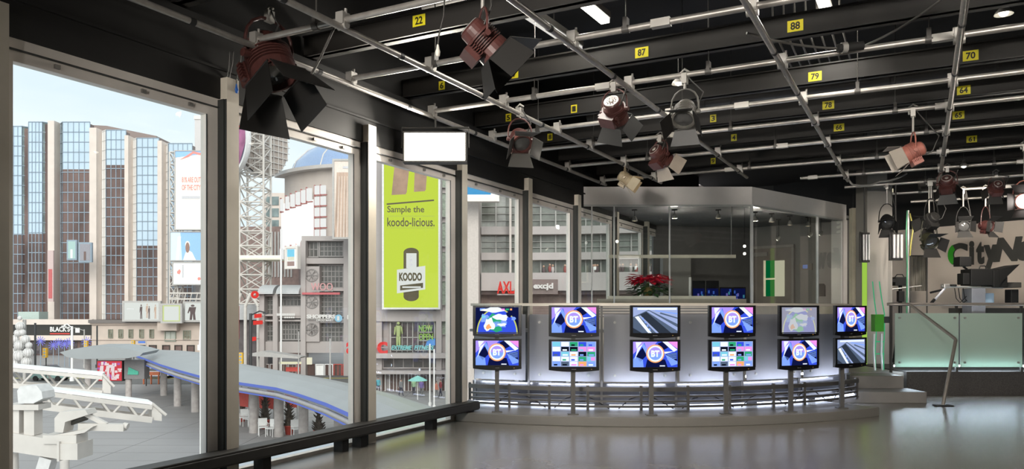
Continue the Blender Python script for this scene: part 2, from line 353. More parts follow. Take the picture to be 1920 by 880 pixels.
# ================================================================== CEILING GRID
PZ = 3.8
LONG = [(-5.08, 13.2, 'silver pipe running closest to the window wall under the ceiling'), (-4.12, 13.45, 'silver pipe running lengthwise, second out from the windows'),
        (-2.65, 13.6, 'dull silver lengthwise pipe ending above the booth centre'), (-1.147, 14.8, 'dull silver lengthwise pipe ending by the right corner of the booth'), (.286, 17.2, 'steep dull silver lengthwise pipe farthest right in view')]
CROSS = [4.84, 6.1, 7.56, 9.0, 10.1, 11.5, 13.05, 14.5, 15.95, 17.3, 18.8]
BEAMS = [(4.3, 0), (5.85, 0), (7.52, 0), (9.2, 0), (10.6, 0), (12.0, 0), (13.75, 0), (15.3, 1), (16.9, 1), (18.4, 1)]
R_ = .027
band = mat('black_tape', (.01,.01,.01), .6)
PIPE2 = mat('dull_pipe', (.33,.31,.29), .4, .7, var=.12, scale=14)
def clampmesh():
    g = G(); g.cb((0,0,.02), .075, .09, .10); g.tube((-.045,0,-.03), (.045,0,-.03), .036, n=8); g.tube((.03,0,.06), (.03,0,.10), .012, n=6); g.cb((-.04,0,.05), .02, .05, .05); return g
for i, (x, ye, lab) in enumerate(LONG):
    t = thing('grid_pipe', lab, 'pipe', (x, 1, PZ))
    pz = PZ-.03
    G().tube((x, -1.5, pz), (x, ye, pz), R_, n=12).build('pipe_tube', PIPE if i < 2 else PIPE2, t)
    cm = None
    for y in CROSS:
        if y < ye-.1:
            if cm is None:
                g = clampmesh(); g.T = Matrix.Translation((x, y, PZ+.02)); cm = g.build('clamp', CLAMPM, t); y0_ = y
            else: inst(cm, t, (0, y-y0_, 0))
    y = 2.7
    tm = None
    while y < ye-.3:
        if tm is None: tm = G().tube((x, y, pz), (x, y+.05, pz), R_+.004, n=12).build('tape_band', band, t); yt = y
        else: inst(tm, t, (0, y-yt, 0))
        y += 1.45
XEND = 6.5
for i, y in enumerate(CROSS):
    x0 = -5.1 if y < 13.5 else (-1.9+(y-14.5)*.42 if y < 18.5 else -.2)
    nm = ['nearest', 'second nearest', 'third nearest', 'fourth nearest', 'fifth nearest', 'sixth nearest', 'seventh nearest', 'eighth nearest', 'ninth nearest', 'tenth nearest', 'farthest'][i]
    t = thing('cross_pipe', 'bright silver pipe crossing the ceiling grid, %s of the crosswise pipes' % nm, 'pipe', ((x0+XEND)/2, y, PZ))
    G().tube((x0, y, PZ+.03), (XEND, y, PZ+.03), R_, n=12).build('pipe_tube', PIPE, t)
    hm = None; x = x0+.7+.33*(i % 3)
    while x < XEND:
        if hm is None:
            g = G(); g.tube((x, y, PZ+.08), (x, y, 5.2), .006, n=5); g.cb((x, y, PZ+.075), .035, .07, .10); g.tube((x-.03, y, PZ+.03), (x+.03, y, PZ+.03), .036, n=8); hm = g.build('hanger', mat('hanger_dark', (.07,.065,.06), .5, .4), t); xh = x
        else: inst(hm, t, (x-xh, 0, 0))
        x += 1.9
    if y > 6:
        xs = -3+(i*1.13) % 2.2
        while xs < XEND:
            if xs > x0: G().cb((xs, y, PZ+.03), .16, .065, .065).build('coupler', CLAMPM, t)
            xs += 3.1
TAGS = {5.85: [(785, 38, '22')], 7.52: [(965, 138, '7'), (1203, 98, '87'), (1491, 48, '88')], 9.2: [(1076, 205, '1'), (1528, 143, '79'), (1820, 104, '70')],
        10.6: [(1337, 222, '3'), (1553, 197, '78'), (1807, 169, '64')], 12.0: [(1376, 258, '4'), (1573, 239, '66'), (1797, 216, '65')],
        13.75: [(1097, 289, '2'), (1337, 302, '9'), (1822, 261, '61')], 4.3: [(633, 75, '21')], 15.3: [(1700, 292, '60')]}
EXTRA = {7.52: [(828, 164, '6')], 9.2: [(953, 222, '5')], 10.6: [(1031, 257, '8')]}
blk = mat('tag_digits', (.015,.012,.005), .5)
for i, (y, far) in enumerate(BEAMS):
    x0 = WX+.02 if not far else (-1.7+(y-14.5)*.42)
    tg = TAGS.get(y, [])+EXTRA.get(y, [])
    nm = ('with yellow tag '+' and tag '.join(q[2] for q in tg[:3])) if tg else ['', '', '', '', '', '', '', '', 'dimly lit beyond the logo wall edge', 'farthest back of all'][i]
    t = thing('ceiling_beam', 'black ceiling beam %s across the studio' % nm, 'beam', ((x0+XEND)/2, y, 4.04))
    g = G(); g.box(x0, XEND, y, y+.05, 4.03, 4.235); g.box(x0, XEND, y-.02, y+.12, 4.03, 4.045); g.box(x0, XEND, y-.02, y+.12, 4.225, 4.24); g.build('beam_body', BEAMM, t)
    for px, py, st in tg:
        D = D_y(px, y-.01); p = CF @ P(px, py, D); zz = min(max(p.z, 4.10), 4.17)
        h = .105; wd = .055*len(st)+.03
        g = G(); g.frame((p.x-wd/2, y-.006, zz-h/2), (1,0,0), (0,0,1), wd, h); g.rect(0, 0, 1, 1, 0, 0); g.text(st, .2, .16, .8, .84, 1, 1.5, .03)
        g.build('number_tag', [YEL, blk], t)
def snapD(px, D):
    k = (px-960)/F; best = (9, D)
    for yy in CROSS:
        d = D_y(px, yy); x_ = d*(k*cs-sn)
        if abs(d-D) < best[0] and x_ > (-5.1 if yy < 13.5 else -1.6): best = (abs(d-D), d)
    for x_, ye, _ in LONG:
        q = k*cs-sn
        if abs(q) > .05:
            d = x_/q
            if 0 < d and abs(d-D) < best[0] and d*(k*sn+cs) < ye-.1: best = (abs(d-D), d)
    return best[1]
# dim ductwork and services above the beams
DUCT = mat('dark_duct', (.075,.07,.065), .5, .3)
for i, (y, z, r, lab) in enumerate([(8.35, 4.45, .085, 'dark round conduit above the beams tagged 88 and 79'), (6.7, 4.75, .13, 'wide dark duct high above the nearest beams'), (11.2, 4.5, .09, 'dark round conduit high behind the beam tagged 64')]):
    g = G(); g.tube((-4.6, y, z), (XEND, y, z), r, n=14)
    for k in range(9): g.tube((-4+k*1.2, y, z), (-3.96+k*1.2, y, z), r+.012, n=14)
    tag(g.build('ceiling_duct', DUCT), lab, 'duct')
# clusters of thin conduits
CON = mat('conduit_grey', (.20,.19,.175), .5, .3)
for k, (x, y, n_, lab) in enumerate([(-1.4, 8.6, 7, 'row of thin hanging conduits above the centre of the ceiling grid'), (1.4, 9.6, 8, 'row of thin conduits at the upper right above the grid')]):
    t = thing('conduit_rack', lab, 'conduits', (x, y, 4.5))
    for q in range(n_):
        G().path([(x+q*.11, y-1.6, 4.95), (x+q*.11, y-.1, 4.9), (x+q*.11, y, 4.5), (x+q*.11, y+1.5, 4.45)], .012, n=5).build('conduit', CON, t)
# loops of cable
def cable(pts, r, lab, m=SOFTB, sag=0, connector=None):
    g = G(); o = []
    for a_, b_ in zip(pts[:-1], pts[1:]):
        a_, b_ = Vector(a_), Vector(b_)
        for k in range(8): q = k/8; p = a_.lerp(b_, q); p.z -= sag*4*q*(1-q); o.append(p)
    o.append(Vector(pts[-1])); g.path(o, r)
    if connector: c0, c1 = connector; g.tube(c0, c1, .04, 1, n=8); g.tube(Vector(c0)+(Vector(c1)-Vector(c0))*.15, Vector(c0)+(Vector(c1)-Vector(c0))*.35, .05, 2, n=8)
    return tag(g.build('cable', [m, BLACK, CLAMPM]), lab, 'cable')
cabm = mat('rubber_cable', (.07,.065,.06), .5)
cable([Wp(1400, 62, 6.6), Wp(1575, 91, 6.9), Wp(1625, 84, 6.9), Wp(1775, -8, 6.2)], .012, 'dark drooping cable with a plug joint lying over a cross pipe', cabm, .03, (Wp(1571, 91, 6.86), Wp(1618, 85, 6.86)))
cable([Wp(1590, 335, 13.6), Wp(1605, 347, 13.6), Wp(1650, 340, 13.6), Wp(1700, 325, 13.6)], .02, 'grey cable looping below the grid beside the booth corner', CON, .04)
cable([Wp(632, 40, 6.4), Wp(600, 110, 6.6), Wp(575, 155, 6.8)], .012, 'thin dark cable hanging beside the big window spotlight', cabm, 0)
# ------------------------------------------------------------------ fluorescent fixtures
TUBE = glow('fluorescent_tube', (1, .97, .86), 7)
def tubelight(p, q, wd, lab, s=None, pw=60):
    p, q = Vector(p), Vector(q); t = thing('strip_light', lab, 'ceiling light', tuple((p+q)/2))
    d = (q-p).normalized()
    G().beam(p+Vector((0,0,.06)), q+Vector((0,0,.06)), wd*1.3, .07).build('housing', GREYP, t)
    G().beam(p, q, wd, .05).build('diffuser', s or TUBE, t)
    G().tube((p+q)/2+Vector((0,0,.09)), ((p+q)/2).xy.to_3d()+Vector((0,0,5.2)), .008, n=5).build('suspension_rod', CON, t)
    L = lamp('AREA', 'tube_lamp', t, (p+q)/2-Vector((0,0,.05)), pw, (1,.95,.86), (p+q)/2-Vector((0,0,2)), .15, 1.0)
    return t
def PZp(px, py, z): D = (z-1.5)*F/(580-py); return Wp(px, py, D)
tubelight(PZp(1050, -30, 4.75), PZp(1135, 40, 4.75), .10, 'bright fluorescent strip light at top centre of the ceiling', pw=60)
tubelight(PZp(985, 25, 4.7), PZp(1085, 92, 4.7), .10, 'dimmer fluorescent strip partly behind a lengthwise pipe', glow('dim_tube', (1,.97,.9), .75), pw=30)
tubelight(PZp(1538, -12, 4.6), PZp(1549, 20, 4.6), .10, 'short bright strip light above the beam with yellow tag 88', pw=50)
for px, py, D, lab in ((1272, 156, 8.4, 'small bright bulb glowing below the cross pipe at centre'), (1882, 25, 6.6, 'small bright bulb at the top right corner of the ceiling'), (1807, 312, 12.5, 'small bright bulb above the maroon spotlight at the right')):
    c = Wp(px, py, D); t = thing('bulb_fitting', lab, 'light bulb', tuple(c))
    G().lathe([(.001,-.03),(.03,-.015),(.04,.01),(.022,.03)], Matrix.Translation(c), n=14).build('bulb', glow('warm_bulb', (1,.95,.82), 12), t)
    G().lathe([(.075,-.01),(.06,.02),(.03,.05),(.02,.10)], Matrix.Translation(c), n=14).build('reflector', CLAMPM, t)
    G().tube(c+Vector((0,0,.09)), c+Vector((0,0,.55)), .006, n=5).build('cord', SOFTB, t)
# ------------------------------------------------------------------ big soft light by the window
c = Wp(815, 275, snapD(815, 9.1)-.08); t = thing('soft_light', 'blazing white rectangular soft light hanging near the windows', 'studio light', tuple(c), YAW)
h = .16; wv = .355
g = G(CF); r0 = CF.inverted() @ c; g.box(r0.x-wv, r0.x+wv, r0.y, r0.y+.012, r0.z-h, r0.z+h); g.build('diffuser', glow('soft_light_face', (1,.96,.88), 9), t)
g = G(CF); g.prism([(r0.x-wv-.02, r0.y+.01, r0.z-h-.02), (r0.x+wv+.02, r0.y+.01, r0.z-h-.02), (r0.x+wv+.02, r0.y+.01, r0.z+h+.02), (r0.x-wv-.02, r0.y+.01, r0.z+h+.02)], (0,.16,0)); g.build('housing', SOFTB, t)
g = G(CF); g.path([(r0.x-wv-.04, r0.y+.08, r0.z), (r0.x-wv-.04, r0.y+.08, r0.z+h+.08), (r0.x+wv+.04, r0.y+.08, r0.z+h+.08), (r0.x+wv+.04, r0.y+.08, r0.z)], .012); g.tube((r0.x, r0.y+.08, r0.z+h+.08), (r0.x, r0.y+.08, PZ), .014); g.build('yoke', SOFTB, t)
lamp('AREA', 'soft_lamp', t, CF @ (r0-Vector((0,.03,0))), 150, (1,.93,.82), CF @ (r0+Vector((.8,-4,-1.0))), .7, .32)
# ------------------------------------------------------------------ fresnel spotlights
MAR = mat('maroon_housing', (.065,.022,.019), .42, var=.25, scale=12); MARL = mat('salmon_housing', (.34,.12,.09), .45, var=.2, scale=12)
DOOR = mat('barn_door_black', (.010,.009,.008), .5); DOORG = mat('barn_door_grey', (.30,.26,.22), .5)
GRYH = mat('grey_housing', (.09,.085,.075), .45)
def fresnel(px, py, D, s, yaw, pitch, lab, body=MAR, doors=DOOR, lens=None, openness=35, drop=.16, doorlen=.19, pw=0, pipez=PZ, roll=0, rear=True):
    """px, py = image position of the head centre; hangs from the grid above it"""
    s *= snapD(px, D)/D; D = snapD(px, D); c = Wp(px, py, D); t = thing('stage_spotlight', lab, 'spotlight', tuple(c))
    ya = math.radians(yaw)-YAW; pi_ = math.radians(pitch)
    fwd = Vector((math.sin(ya)*math.cos(pi_), math.cos(ya)*math.cos(pi_), -math.sin(pi_)))
    M = Matrix.Translation(c) @ fwd.to_track_quat('Z', 'Y').to_matrix().to_4x4() @ Matrix.Rotation(math.radians(roll), 4, 'Z') @ Matrix.Scale(s, 4)
    g = G()
    g.lathe([(.001,-.15),(.085,-.15),(.105,-.135),(.11,-.12),(.112,-.06),(.125,-.055),(.125,.07),(.135,.075),(.14,.14),(.118,.145),(.112,.10)], M, n=24, smooth=False)
    for k in range(6): g.lathe([(.124,-.045+k*.02),(.142,-.045+k*.02),(.142,-.038+k*.02),(.124,-.038+k*.02)], M, n=24, smooth=False)
    for k in range(6):
        g.box(-.13, .13, -.155+.0, -.12, -.04+k*.022, -.03+k*.022, 0, M)
    g.box(-.10, .10, -.20, -.11, -.05, .09, 0, M)
    hb = g.build('housing', body, t)
    if rear:
        g = G(); g.lathe([(.001,-.158),(.03,-.158),(.032,-.150)], M, 0, 16); g.lathe([(.078,-.152),(.086,-.156),(.092,-.150)], M, 0, 24); 
        for k in range(10):
            a_ = 2*PI*k/10; g.tube(M @ Vector((.052*math.cos(a_), .052*math.sin(a_), -.149)), M @ Vector((.052*math.cos(a_), .052*math.sin(a_), -.1525)), .008*s, 1, n=6)
        g.build('rear_vent', [CLAMPM, BLACK], hb)
    G().lathe([(.001,.135),(.06,.128),(.112,.105)], M, n=24).build('lens', lens or mat('lens_dark', (.05,.05,.05), .08, spec=1), hb)
    for k in range(4):
        a_ = k*PI/2; op = math.radians(openness+(8 if k % 2 else -6)); L = doorlen; w0, w1 = .125, (.18 if k % 2 else .14)
        R = M @ Matrix.Rotation(a_, 4, 'Z')
        b0 = [Vector((.135, -w0, .147)), Vector((.135, w0, .147))]; e = Vector((math.sin(op), 0, math.cos(op)))*L
        pts = [b0[0], b0[1], b0[1]+e+Vector((0, w1-w0, 0)), b0[0]+e-Vector((0, w1-w0, 0))]
        nrm = (pts[1]-pts[0]).cross(pts[2]-pts[0]).normalized()*.004
        g = G(); g.prism([R @ p for p in pts], (R.to_3x3() @ nrm), 0); g.tube(R @ pts[0], R @ pts[1], .007*s, n=6); g.build('barn_door', doors, t)
    # yoke
    sd = (M.to_3x3() @ Vector((1,0,0))); sd.z = 0; sd = sd.normalized() if sd.length > .01 else Vector((1,0,0)); top = c+Vector((0,0,(.15+drop)*s))
    rr = .165*s; g = G(); pts = [c-sd*rr, c-sd*rr+Vector((0,0,.10*s))]
    for k in range(1, 8): a_ = PI*k/8; pts.append(c+Vector((0,0,.10*s))-sd*rr*math.cos(a_)+Vector((0,0,math.sin(a_)*(.05+drop)*s)))
    pts += [c+sd*rr+Vector((0,0,.10*s)), c+sd*rr]; g.path(pts, .011*s, n=6)
    g.tube(c-sd*rr*1.12, c-sd*rr*.7, .025*s, n=10); g.tube(c+sd*rr*1.12, c+sd*rr*.7, .025*s, n=10); g.build('yoke', body, t)
    zc = max(pipez, top.z+.03)
    g = G(); g.tube(top, (c.x, c.y, zc), .014, n=8); g.cb((c.x, c.y, zc-.01), .05, .08, .10); g.path([(c.x-.04, c.y, zc-.03), (c.x-.05, c.y, zc+.05), (c.x, c.y, zc+.085), (c.x+.045, c.y, zc+.05)], .012); g.build('hook_clamp', CLAMPM, t)
    e = c-fwd*.15*s; g = G(); g.path([e, e+Vector((.03,.02,-.08)), e+Vector((.10,.0,-.05)), e+Vector((.16,.03,.12)), Vector((c.x+.05, c.y, zc-.02)), Vector((c.x+.02, c.y, zc+.04))], .008); g.build('power_cord', SOFTB, t)
    if pw: lamp('SPOT', 'spot_lamp', t, c+fwd*.19*s, pw, (1,.90,.78), c+fwd*3, .05, spot=1.9)
    return t
HOT = glow('hot_lens', (1,.92,.85), 14); WARM = glow('warm_lens', (1,.75,.45), 6)
fresnel(505, 112, 6.85, 1.45, 128, 62, 'very large dark spotlight with black doors in front of the window header', doorlen=.26, openness=18, drop=.10)
fresnel(905, 75, 5.3, .86, 75, 42, 'dark red spotlight with black barn doors at top centre left', doorlen=.24, openness=30, drop=.10)
fresnel(975, 262, 8.9, .85, 165, 40, 'spotlight with a grey front door hanging right of the blazing soft light', doors=mat('door_mid_grey', (.07,.066,.06), .5), drop=.14)
fresnel(1152, 208, 7.9, .88, 25, 35, 'maroon spotlight showing its round vented back with a lit front', lens=HOT, pw=170, drop=.10, roll=20)
fresnel(1284, 212, 7.6, .82, 205, 50, 'dark grey ribbed spotlight with black doors hanging right of the round-backed one', body=GRYH, drop=.14)
fresnel(1238, 292, 10.4, .9, 60, 35, 'maroon spotlight with one broad grey door above the booth', doors=DOORG, openness=25, drop=.08)
fresnel(1172, 335, 12.0, .72, 105, 35, 'small tan spotlight with a glowing warm bulb over the booth header', body=mat('tan_housing', (.30,.24,.15), .45), doors=mat('tan_door', (.34,.29,.2), .5), lens=WARM, openness=15, drop=.10)
fresnel(1712, 285, 9.1, .8, -75, 25, 'salmon red spotlight with a pale grey door facing left', body=MARL, doors=DOORG, openness=15, drop=.14)
fresnel(1776, 345, 12.4, .85, 35, 40, 'maroon spotlight with round back and brightly edged doors at the right', lens=HOT, pw=140, drop=.1)
fresnel(1868, 352, 13.4, .75, 15, 30, 'dim maroon spotlight high above the dark logo letters', drop=.12, pw=330)
fresnel(1746, 412, 14.6, .9, -10, 25, 'black round-backed spotlight hanging above another one left of the logo', body=BLACK, doors=BLACK, drop=.30, rear=False, pw=50)
fresnel(1742, 450, 14.2, .9, 180, 30, 'black spotlight with yellowish rim, lower one left of the logo', body=mat('olive_dark', (.02,.02,.01), .5), doors=BLACK, drop=.4)
fresnel(1806, 424, 14.8, .75, 200, 10, 'black spotlight with broad doors just above the letter C', body=BLACK, doors=BLACK, drop=.35)
fresnel(1848, 424, 14.8, .75, 160, 10, 'dark red and black spotlight above the letter y', body=mat('black_maroon', (.03,.008,.007), .5), doors=BLACK, drop=.35)
fresnel(1921, 378, 11.4, .9, 215, 5, 'spotlight with a blazing white face cut by the right edge', body=MARL, lens=HOT, drop=.2, pw=30)
fresnel(1663, 415, 14.0, .8, 200, 40, 'black spotlight at the top of the grey column', body=BLACK, doors=BLACK, drop=.25, openness=25)
fresnel(1640, 330, -1, 1, 0, 0, '') if False else None
# fluorescent banks hung by the column
def bank(px0, px1, py0, py1, D, lab, ang=0):
    D = snapD((px0+px1)/2, D)-.08; c = Wp((px0+px1)/2, py1, D); t = thing('fluorescent_bank', lab, 'studio light', tuple(c), YAW)
    x0, x1 = X(px0, D), X(px1, D); z0, z1 = Z(py1, D), Z(py0, D)
    g = G(CF); g.box(x0, x1, D+.02, D+.14, z0, z1); g.build('housing', SOFTB, t)
    n = 3
    for k in range(n):
        xx = x0+(x1-x0)*(k+.5)/n; G(CF).tube((xx, D, z0+.04), (xx, D, z1-.04), (x1-x0)/n*.36).build('tube', mat('unlit_tube', (.62,.60,.58), .3), t)
    g = G(CF); g.prism([(x0, D+.02, z0), (x0, D+.02, z1), (x0-.12, D-.14, z1), (x0-.12, D-.14, z0)], (.006, 0, 0)); g.build('barn_door', DOOR, t)
    g = G(CF); g.tube(((x0+x1)/2, D+.08, z1), ((x0+x1)/2, D+.08, PZ), .015); g.build('hanging_pole', SOFTB, t)
bank(1617, 1632, 436, 492, 14.6, 'tall grey fluorescent bank in front of the grey column edge')
bank(1673, 1694, 436, 488, 14.6, 'tall fluorescent bank hanging right of the grey column')
# pale lit ceiling panels behind the far grid
for (a0, a1, b0, b1, lab) in ((1618, 1675, 354, 364, 'wide pale lit panel above the column, lower one'), (1628, 1674, 332, 341, 'pale lit panel above the column, upper one')):
    D = 19.3; g = G(CF); g.box(X(a0, D), X(a1, D), D, D+.05, Z(b1, D), Z(b0, D), 0); g.box(X(a0, D)-.03, X(a1, D)+.03, D+.05, D+.1, Z(b1, D)-.03, Z(b0, D)+.03, 1)
    tag(g.build('ceiling_light', [glow('cream_panel', (.72,.66,.45), 1.0), SOFTB]), lab, 'light panel')
t = thing('louvre_blind', 'stack of pale lit slats between booth corner and column', 'blind', tuple(Wp(1605, 435, 16.6)), YAW)
for k in range(5):
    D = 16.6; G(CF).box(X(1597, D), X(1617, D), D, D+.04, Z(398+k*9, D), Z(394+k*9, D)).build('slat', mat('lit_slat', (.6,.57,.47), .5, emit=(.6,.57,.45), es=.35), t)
for px in (1600, 1614): G(CF).tube((X(px, D), D+.02, Z(430, D)), (X(px, D), D+.02, 5.2), .006, n=5).build('cord', SOFTB, t)
# hanging plugs and tags near the big spotlight
for (px, py, D, m, lab) in ((421, 181, 6.9, mat('plug_yellow', (.5,.36,.05), .5), 'small yellow plug hanging at the window header'), (428, 172, 6.9, WHT, 'small white plug hanging at the window header'), (443, 168, 6.9, mat('plug_blue', (.02,.12,.45), .5), 'small blue plug hanging at the window header'), (467, 117, 6.9, mat('plug_ochre', (.45,.33,.04), .5), 'ochre plug dangling left of the very large spotlight'), (821, 97, 5.5, mat('plug_pale', (.6,.56,.5), .5), 'pale tag with red dot dangling left of the top centre spotlight')):
    c = Wp(px, py, D); t = thing('hanging_plug', lab, 'plug', tuple(c))
    G().lathe([(.001,-.035),(.014,-.03),(.019,.0),(.011,.02),(.007,.05)], Matrix.Translation(c), n=10).build('plug_body', m, t)
    G().path([c+Vector((0,0,.05)), c+Vector((.01,0,.12)), c+Vector((.05,.0,.25)), (c.x+.06, c.y, PZ)], .006, n=5).build('plug_cord', SOFTB, t)
# ================================================================== TV DESK
AC = (1.75, 16.0)
def arcp(R, phi, z=0): return Vector((AC[0]+R*math.sin(phi), AC[1]-R*math.cos(phi), z))
def phi_at(px, R):
    k = (px-960)/F; lo, hi = -1.2, 1.2
    for _ in range(40):
        m_ = (lo+hi)/2; p = arcp(R, m_)
        if p.x/p.y < k: lo = m_
        else: hi = m_
    return lo
PLT = mat('platform_grey', (.17,.16,.145), .42, var=.04, scale=3)
g = G(CF); g.arcbox(AC, 4.95, 6.22, phi_at(853, 6.22), phi_at(1649, 6.22), 0, .12, 0, 36)
o = tag(g.build('curved_platform', PLT, bevel=.008), 'low curved grey platform carrying the row of television screens', 'platform')
for ph in (phi_at(1040, 6.221), phi_at(1260, 6.221), phi_at(1470, 6.221)): pass
# slatted rail with posts
t = thing('slatted_rail', 'low curved dark rail of horizontal slats behind the television poles', 'rail', tuple(cf(*arcp(5.5, 0, .12))), YAW)
RAILM = mat('rail_grey', (.11,.105,.10), .4, .4)
pa, pb = phi_at(880, 5.5), phi_at(1607, 5.5)
g = G(CF); g.arcbox(AC, 5.47, 5.53, pa, pb, .375, .43, 0, 32); g.build('top_rail', RAILM, t)
for zz in (.155, .225, .295):
    G(CF).arcbox(AC, 5.485, 5.52, pa, pb, zz, zz+.028, 0, 32).build('slat', RAILM, t)
for px in (881, 955, 1030, 1102, 1202, 1290, 1368, 1450, 1508, 1580, 1606):
    p = arcp(5.5, phi_at(px, 5.5)); g = G(CF); g.cb((p.x, p.y, .285), .035, .05, .33); g.build('post', RAILM, t)
g = G(CF)
for k in range(7):
    a_ = pa+(pb-pa)*(k+.4)/7; g.path([arcp(5.42, a_, .13), arcp(5.40, a_+.03, .26), arcp(5.43, a_+.07, .33), arcp(5.40, a_+.11, .22), arcp(5.42, a_+.14, .13)], .008, n=5)
tag(g.build('cable_tangle', BLACK), 'thin black cables coiled behind the slatted rail', 'cables', kind='stuff')
# LED strips lying behind the rail
LEDW = glow('desk_led', (.70,.78,1), 7); LEDB = glow('desk_led_rear', (.70,.80,1), 30)
seams = [887, 989, 1128, 1270, 1396, 1504, 1592]
RP = 5.12
tt = thing('led_strip_row', 'row of cool white strips glowing along the foot of the desk', 'light strip', tuple(cf(*arcp(5.3, 0, .12))), YAW)
for i in range(6):
    a0, a1 = phi_at(seams[i], RP), phi_at(seams[i+1], RP)
    G(CF).arcbox(AC, 5.27, 5.31, a0+.02, a1-.02, .13, .165, 0, 8).build('light_strip', LEDW, tt)
    am = (a0+a1)/2; L_ = lamp('AREA', 'strip_lamp', tt, CF @ arcp(5.27, am, .40), 8, (.78,.84,1), CF @ arcp(5.14, am, .80), .9, .03)
    G(CF).arcbox(AC, 5.25, 5.29, a0+.02, a1-.02, .355, .385, 0, 8).build('light_strip', LEDW, tt)
# desk: frosted panels, plinth, rail
t = thing('curved_desk', 'long curved presenter desk faced with frosted lit panels', 'desk', tuple(cf(*arcp(5.1, 0, .12))), YAW)
FP = frosted('frosted_panel', (.22,.22,.235), .45)
pls = mat('gloss_plinth', (.05,.05,.055), .15)
G(CF).arcbox(AC, 4.96, 5.06, phi_at(887, 5.05), phi_at(1592, 5.05), .12, .44, 0, 30).build('plinth', pls, t)
for i in range(6):
    a0, a1 = phi_at(seams[i], RP)+.006, phi_at(seams[i+1], RP)-.006
    fp = G(CF).arcbox(AC, RP-.006, RP+.006, a0, a1, .47, 1.425, 0, 6).build('frosted_panel', FP, t)
    G(CF).arcbox(AC, RP-.09, RP-.06, a0+.01, a1-.01, .50, .53, 0, 6).build('light_strip', LEDB, t)
    for a_ in (a0+.03, a1-.03):
        for zz in (.56, 1.31):
            p = arcp(RP+.004, a_, zz); q_ = arcp(RP+.03, a_, zz); G(CF).tube(p, q_, .018, n=10).build('standoff', STEEL, fp)
for i in range(7):
    a_ = phi_at(seams[i], RP); p = arcp(RP-.06, a_); g = G(CF); g.cb((p.x, p.y, .85), .03, .04, 1.42); g.build('upright', RAILM, t)
G(CF).arcbox(AC, 5.0, 5.16, phi_at(885, RP), phi_at(1594, RP), 1.545, 1.585, 0, 36).build('top_rail', mat('beige_counter_edge', (.42,.38,.32), .35, var=.03), t)
# inner worktop of the desk
G(CF).arcbox(AC, 4.25, 4.9, phi_at(900, 4.6), phi_at(1560, 4.6), 1.16, 1.20, 0, 24).build('worktop', GREYP, t)

# ------------------------------------------------------------------ televisions
E = glow
sc_m = [E('s_blue', (.04,.09,.75), 1.1), E('s_violet', (.42,.30,.95), 1.1), E('s_dark', (.005,.008,.06), 1), E('s_white', (.80,.88,1), 1.2), E('s_orange', (.95,.42,.16), 1.1),
        E('s_sky', (.22,.38,.95), 1.1), E('s_green', (.03,.42,.20), 1), E('s_yellow', (.62,.66,.16), 1), E('s_pink', (.85,.30,.80), 1.1), E('s_cyan', (.20,.62,.80), 1.1), E('s_black', (.004,.006,.015), 1), E('s_slate', (.10,.14,.22), 1), E('s_grey', (.38,.47,.78), 1), E('s_darkslate', (.03,.04,.06), 1)]
pale = [E('p_%d' % i, tuple(.35*c+.28 for c in col), 1) for i, col in enumerate([(.04,.09,.75),(.42,.30,.95),(.12,.12,.4),(.80,.88,1),(.95,.42,.16),(.22,.38,.95),(.03,.62,.20),(.8,.85,.3),(.85,.30,.80),(.20,.62,.80),(.2,.2,.35),(.2,.2,.4),(.38,.47,.78),(.15,.14,.16)])]
def art_bt(g):
    g.rect(0,0,1,1,0,0); g.poly([(0,.5),(.28,1),(0,1)],1,1); g.poly([(.25,1),(.33,.6),(.55,1)],1,1); g.poly([(.06,.45),(.24,.82),(.30,.45),(.16,.2)],2,2); g.poly([(.04,.3),(.10,.75),(.22,.9),(.08,.45)],3,3)
    g.poly([(.24,.95),(.36,.55),(.30,.5),(.20,.82)],5,3); g.poly([(0,0),(.24,0),(.22,.3),(.05,.42),(0,.3)],5,2); g.poly([(.55,.92),(.66,1),(.80,.78),(.68,.66)],2,2); g.poly([(.66,1),(.78,1),(1,.68),(.92,.60)],3,3)
    g.poly([(.70,.60),(.93,.62),(.98,.66),(.72,.52)],3,3); g.poly([(.78,1),(1,1),(1,.72)],8,2); g.poly([(.74,.5),(.98,.58),(.99,.25),(.88,.25)],2,2); g.poly([(.72,.5),(.86,.05),(1,.12),(1,.22)],5,3); g.poly([(.28,0),(.78,0),(.72,.3),(.32,.3)],2,1); g.poly([(.06,.98),(.2,.98),(.08,.72)],3,2)
    for k in range(5): g.poly([(.76,.50-k*.05),(.98,.56-k*.05),(.98,.54-k*.05),(.77,.48-k*.05)],5,3)
    g.disc(.5,.53,.205,4,4); g.disc(.5,.53,.178,3,5); g.disc(.5,.53,.145,5,6); g.poly([(.5+.145*math.cos(q),.53+.145*16/9*math.sin(q)) for q in [PI*k/10 for k in range(11)]],1,7)
    g.text('BT', .405,.40,.595,.66,3,8,.05); g.rect(.60,.03,.72,.07,3,3)
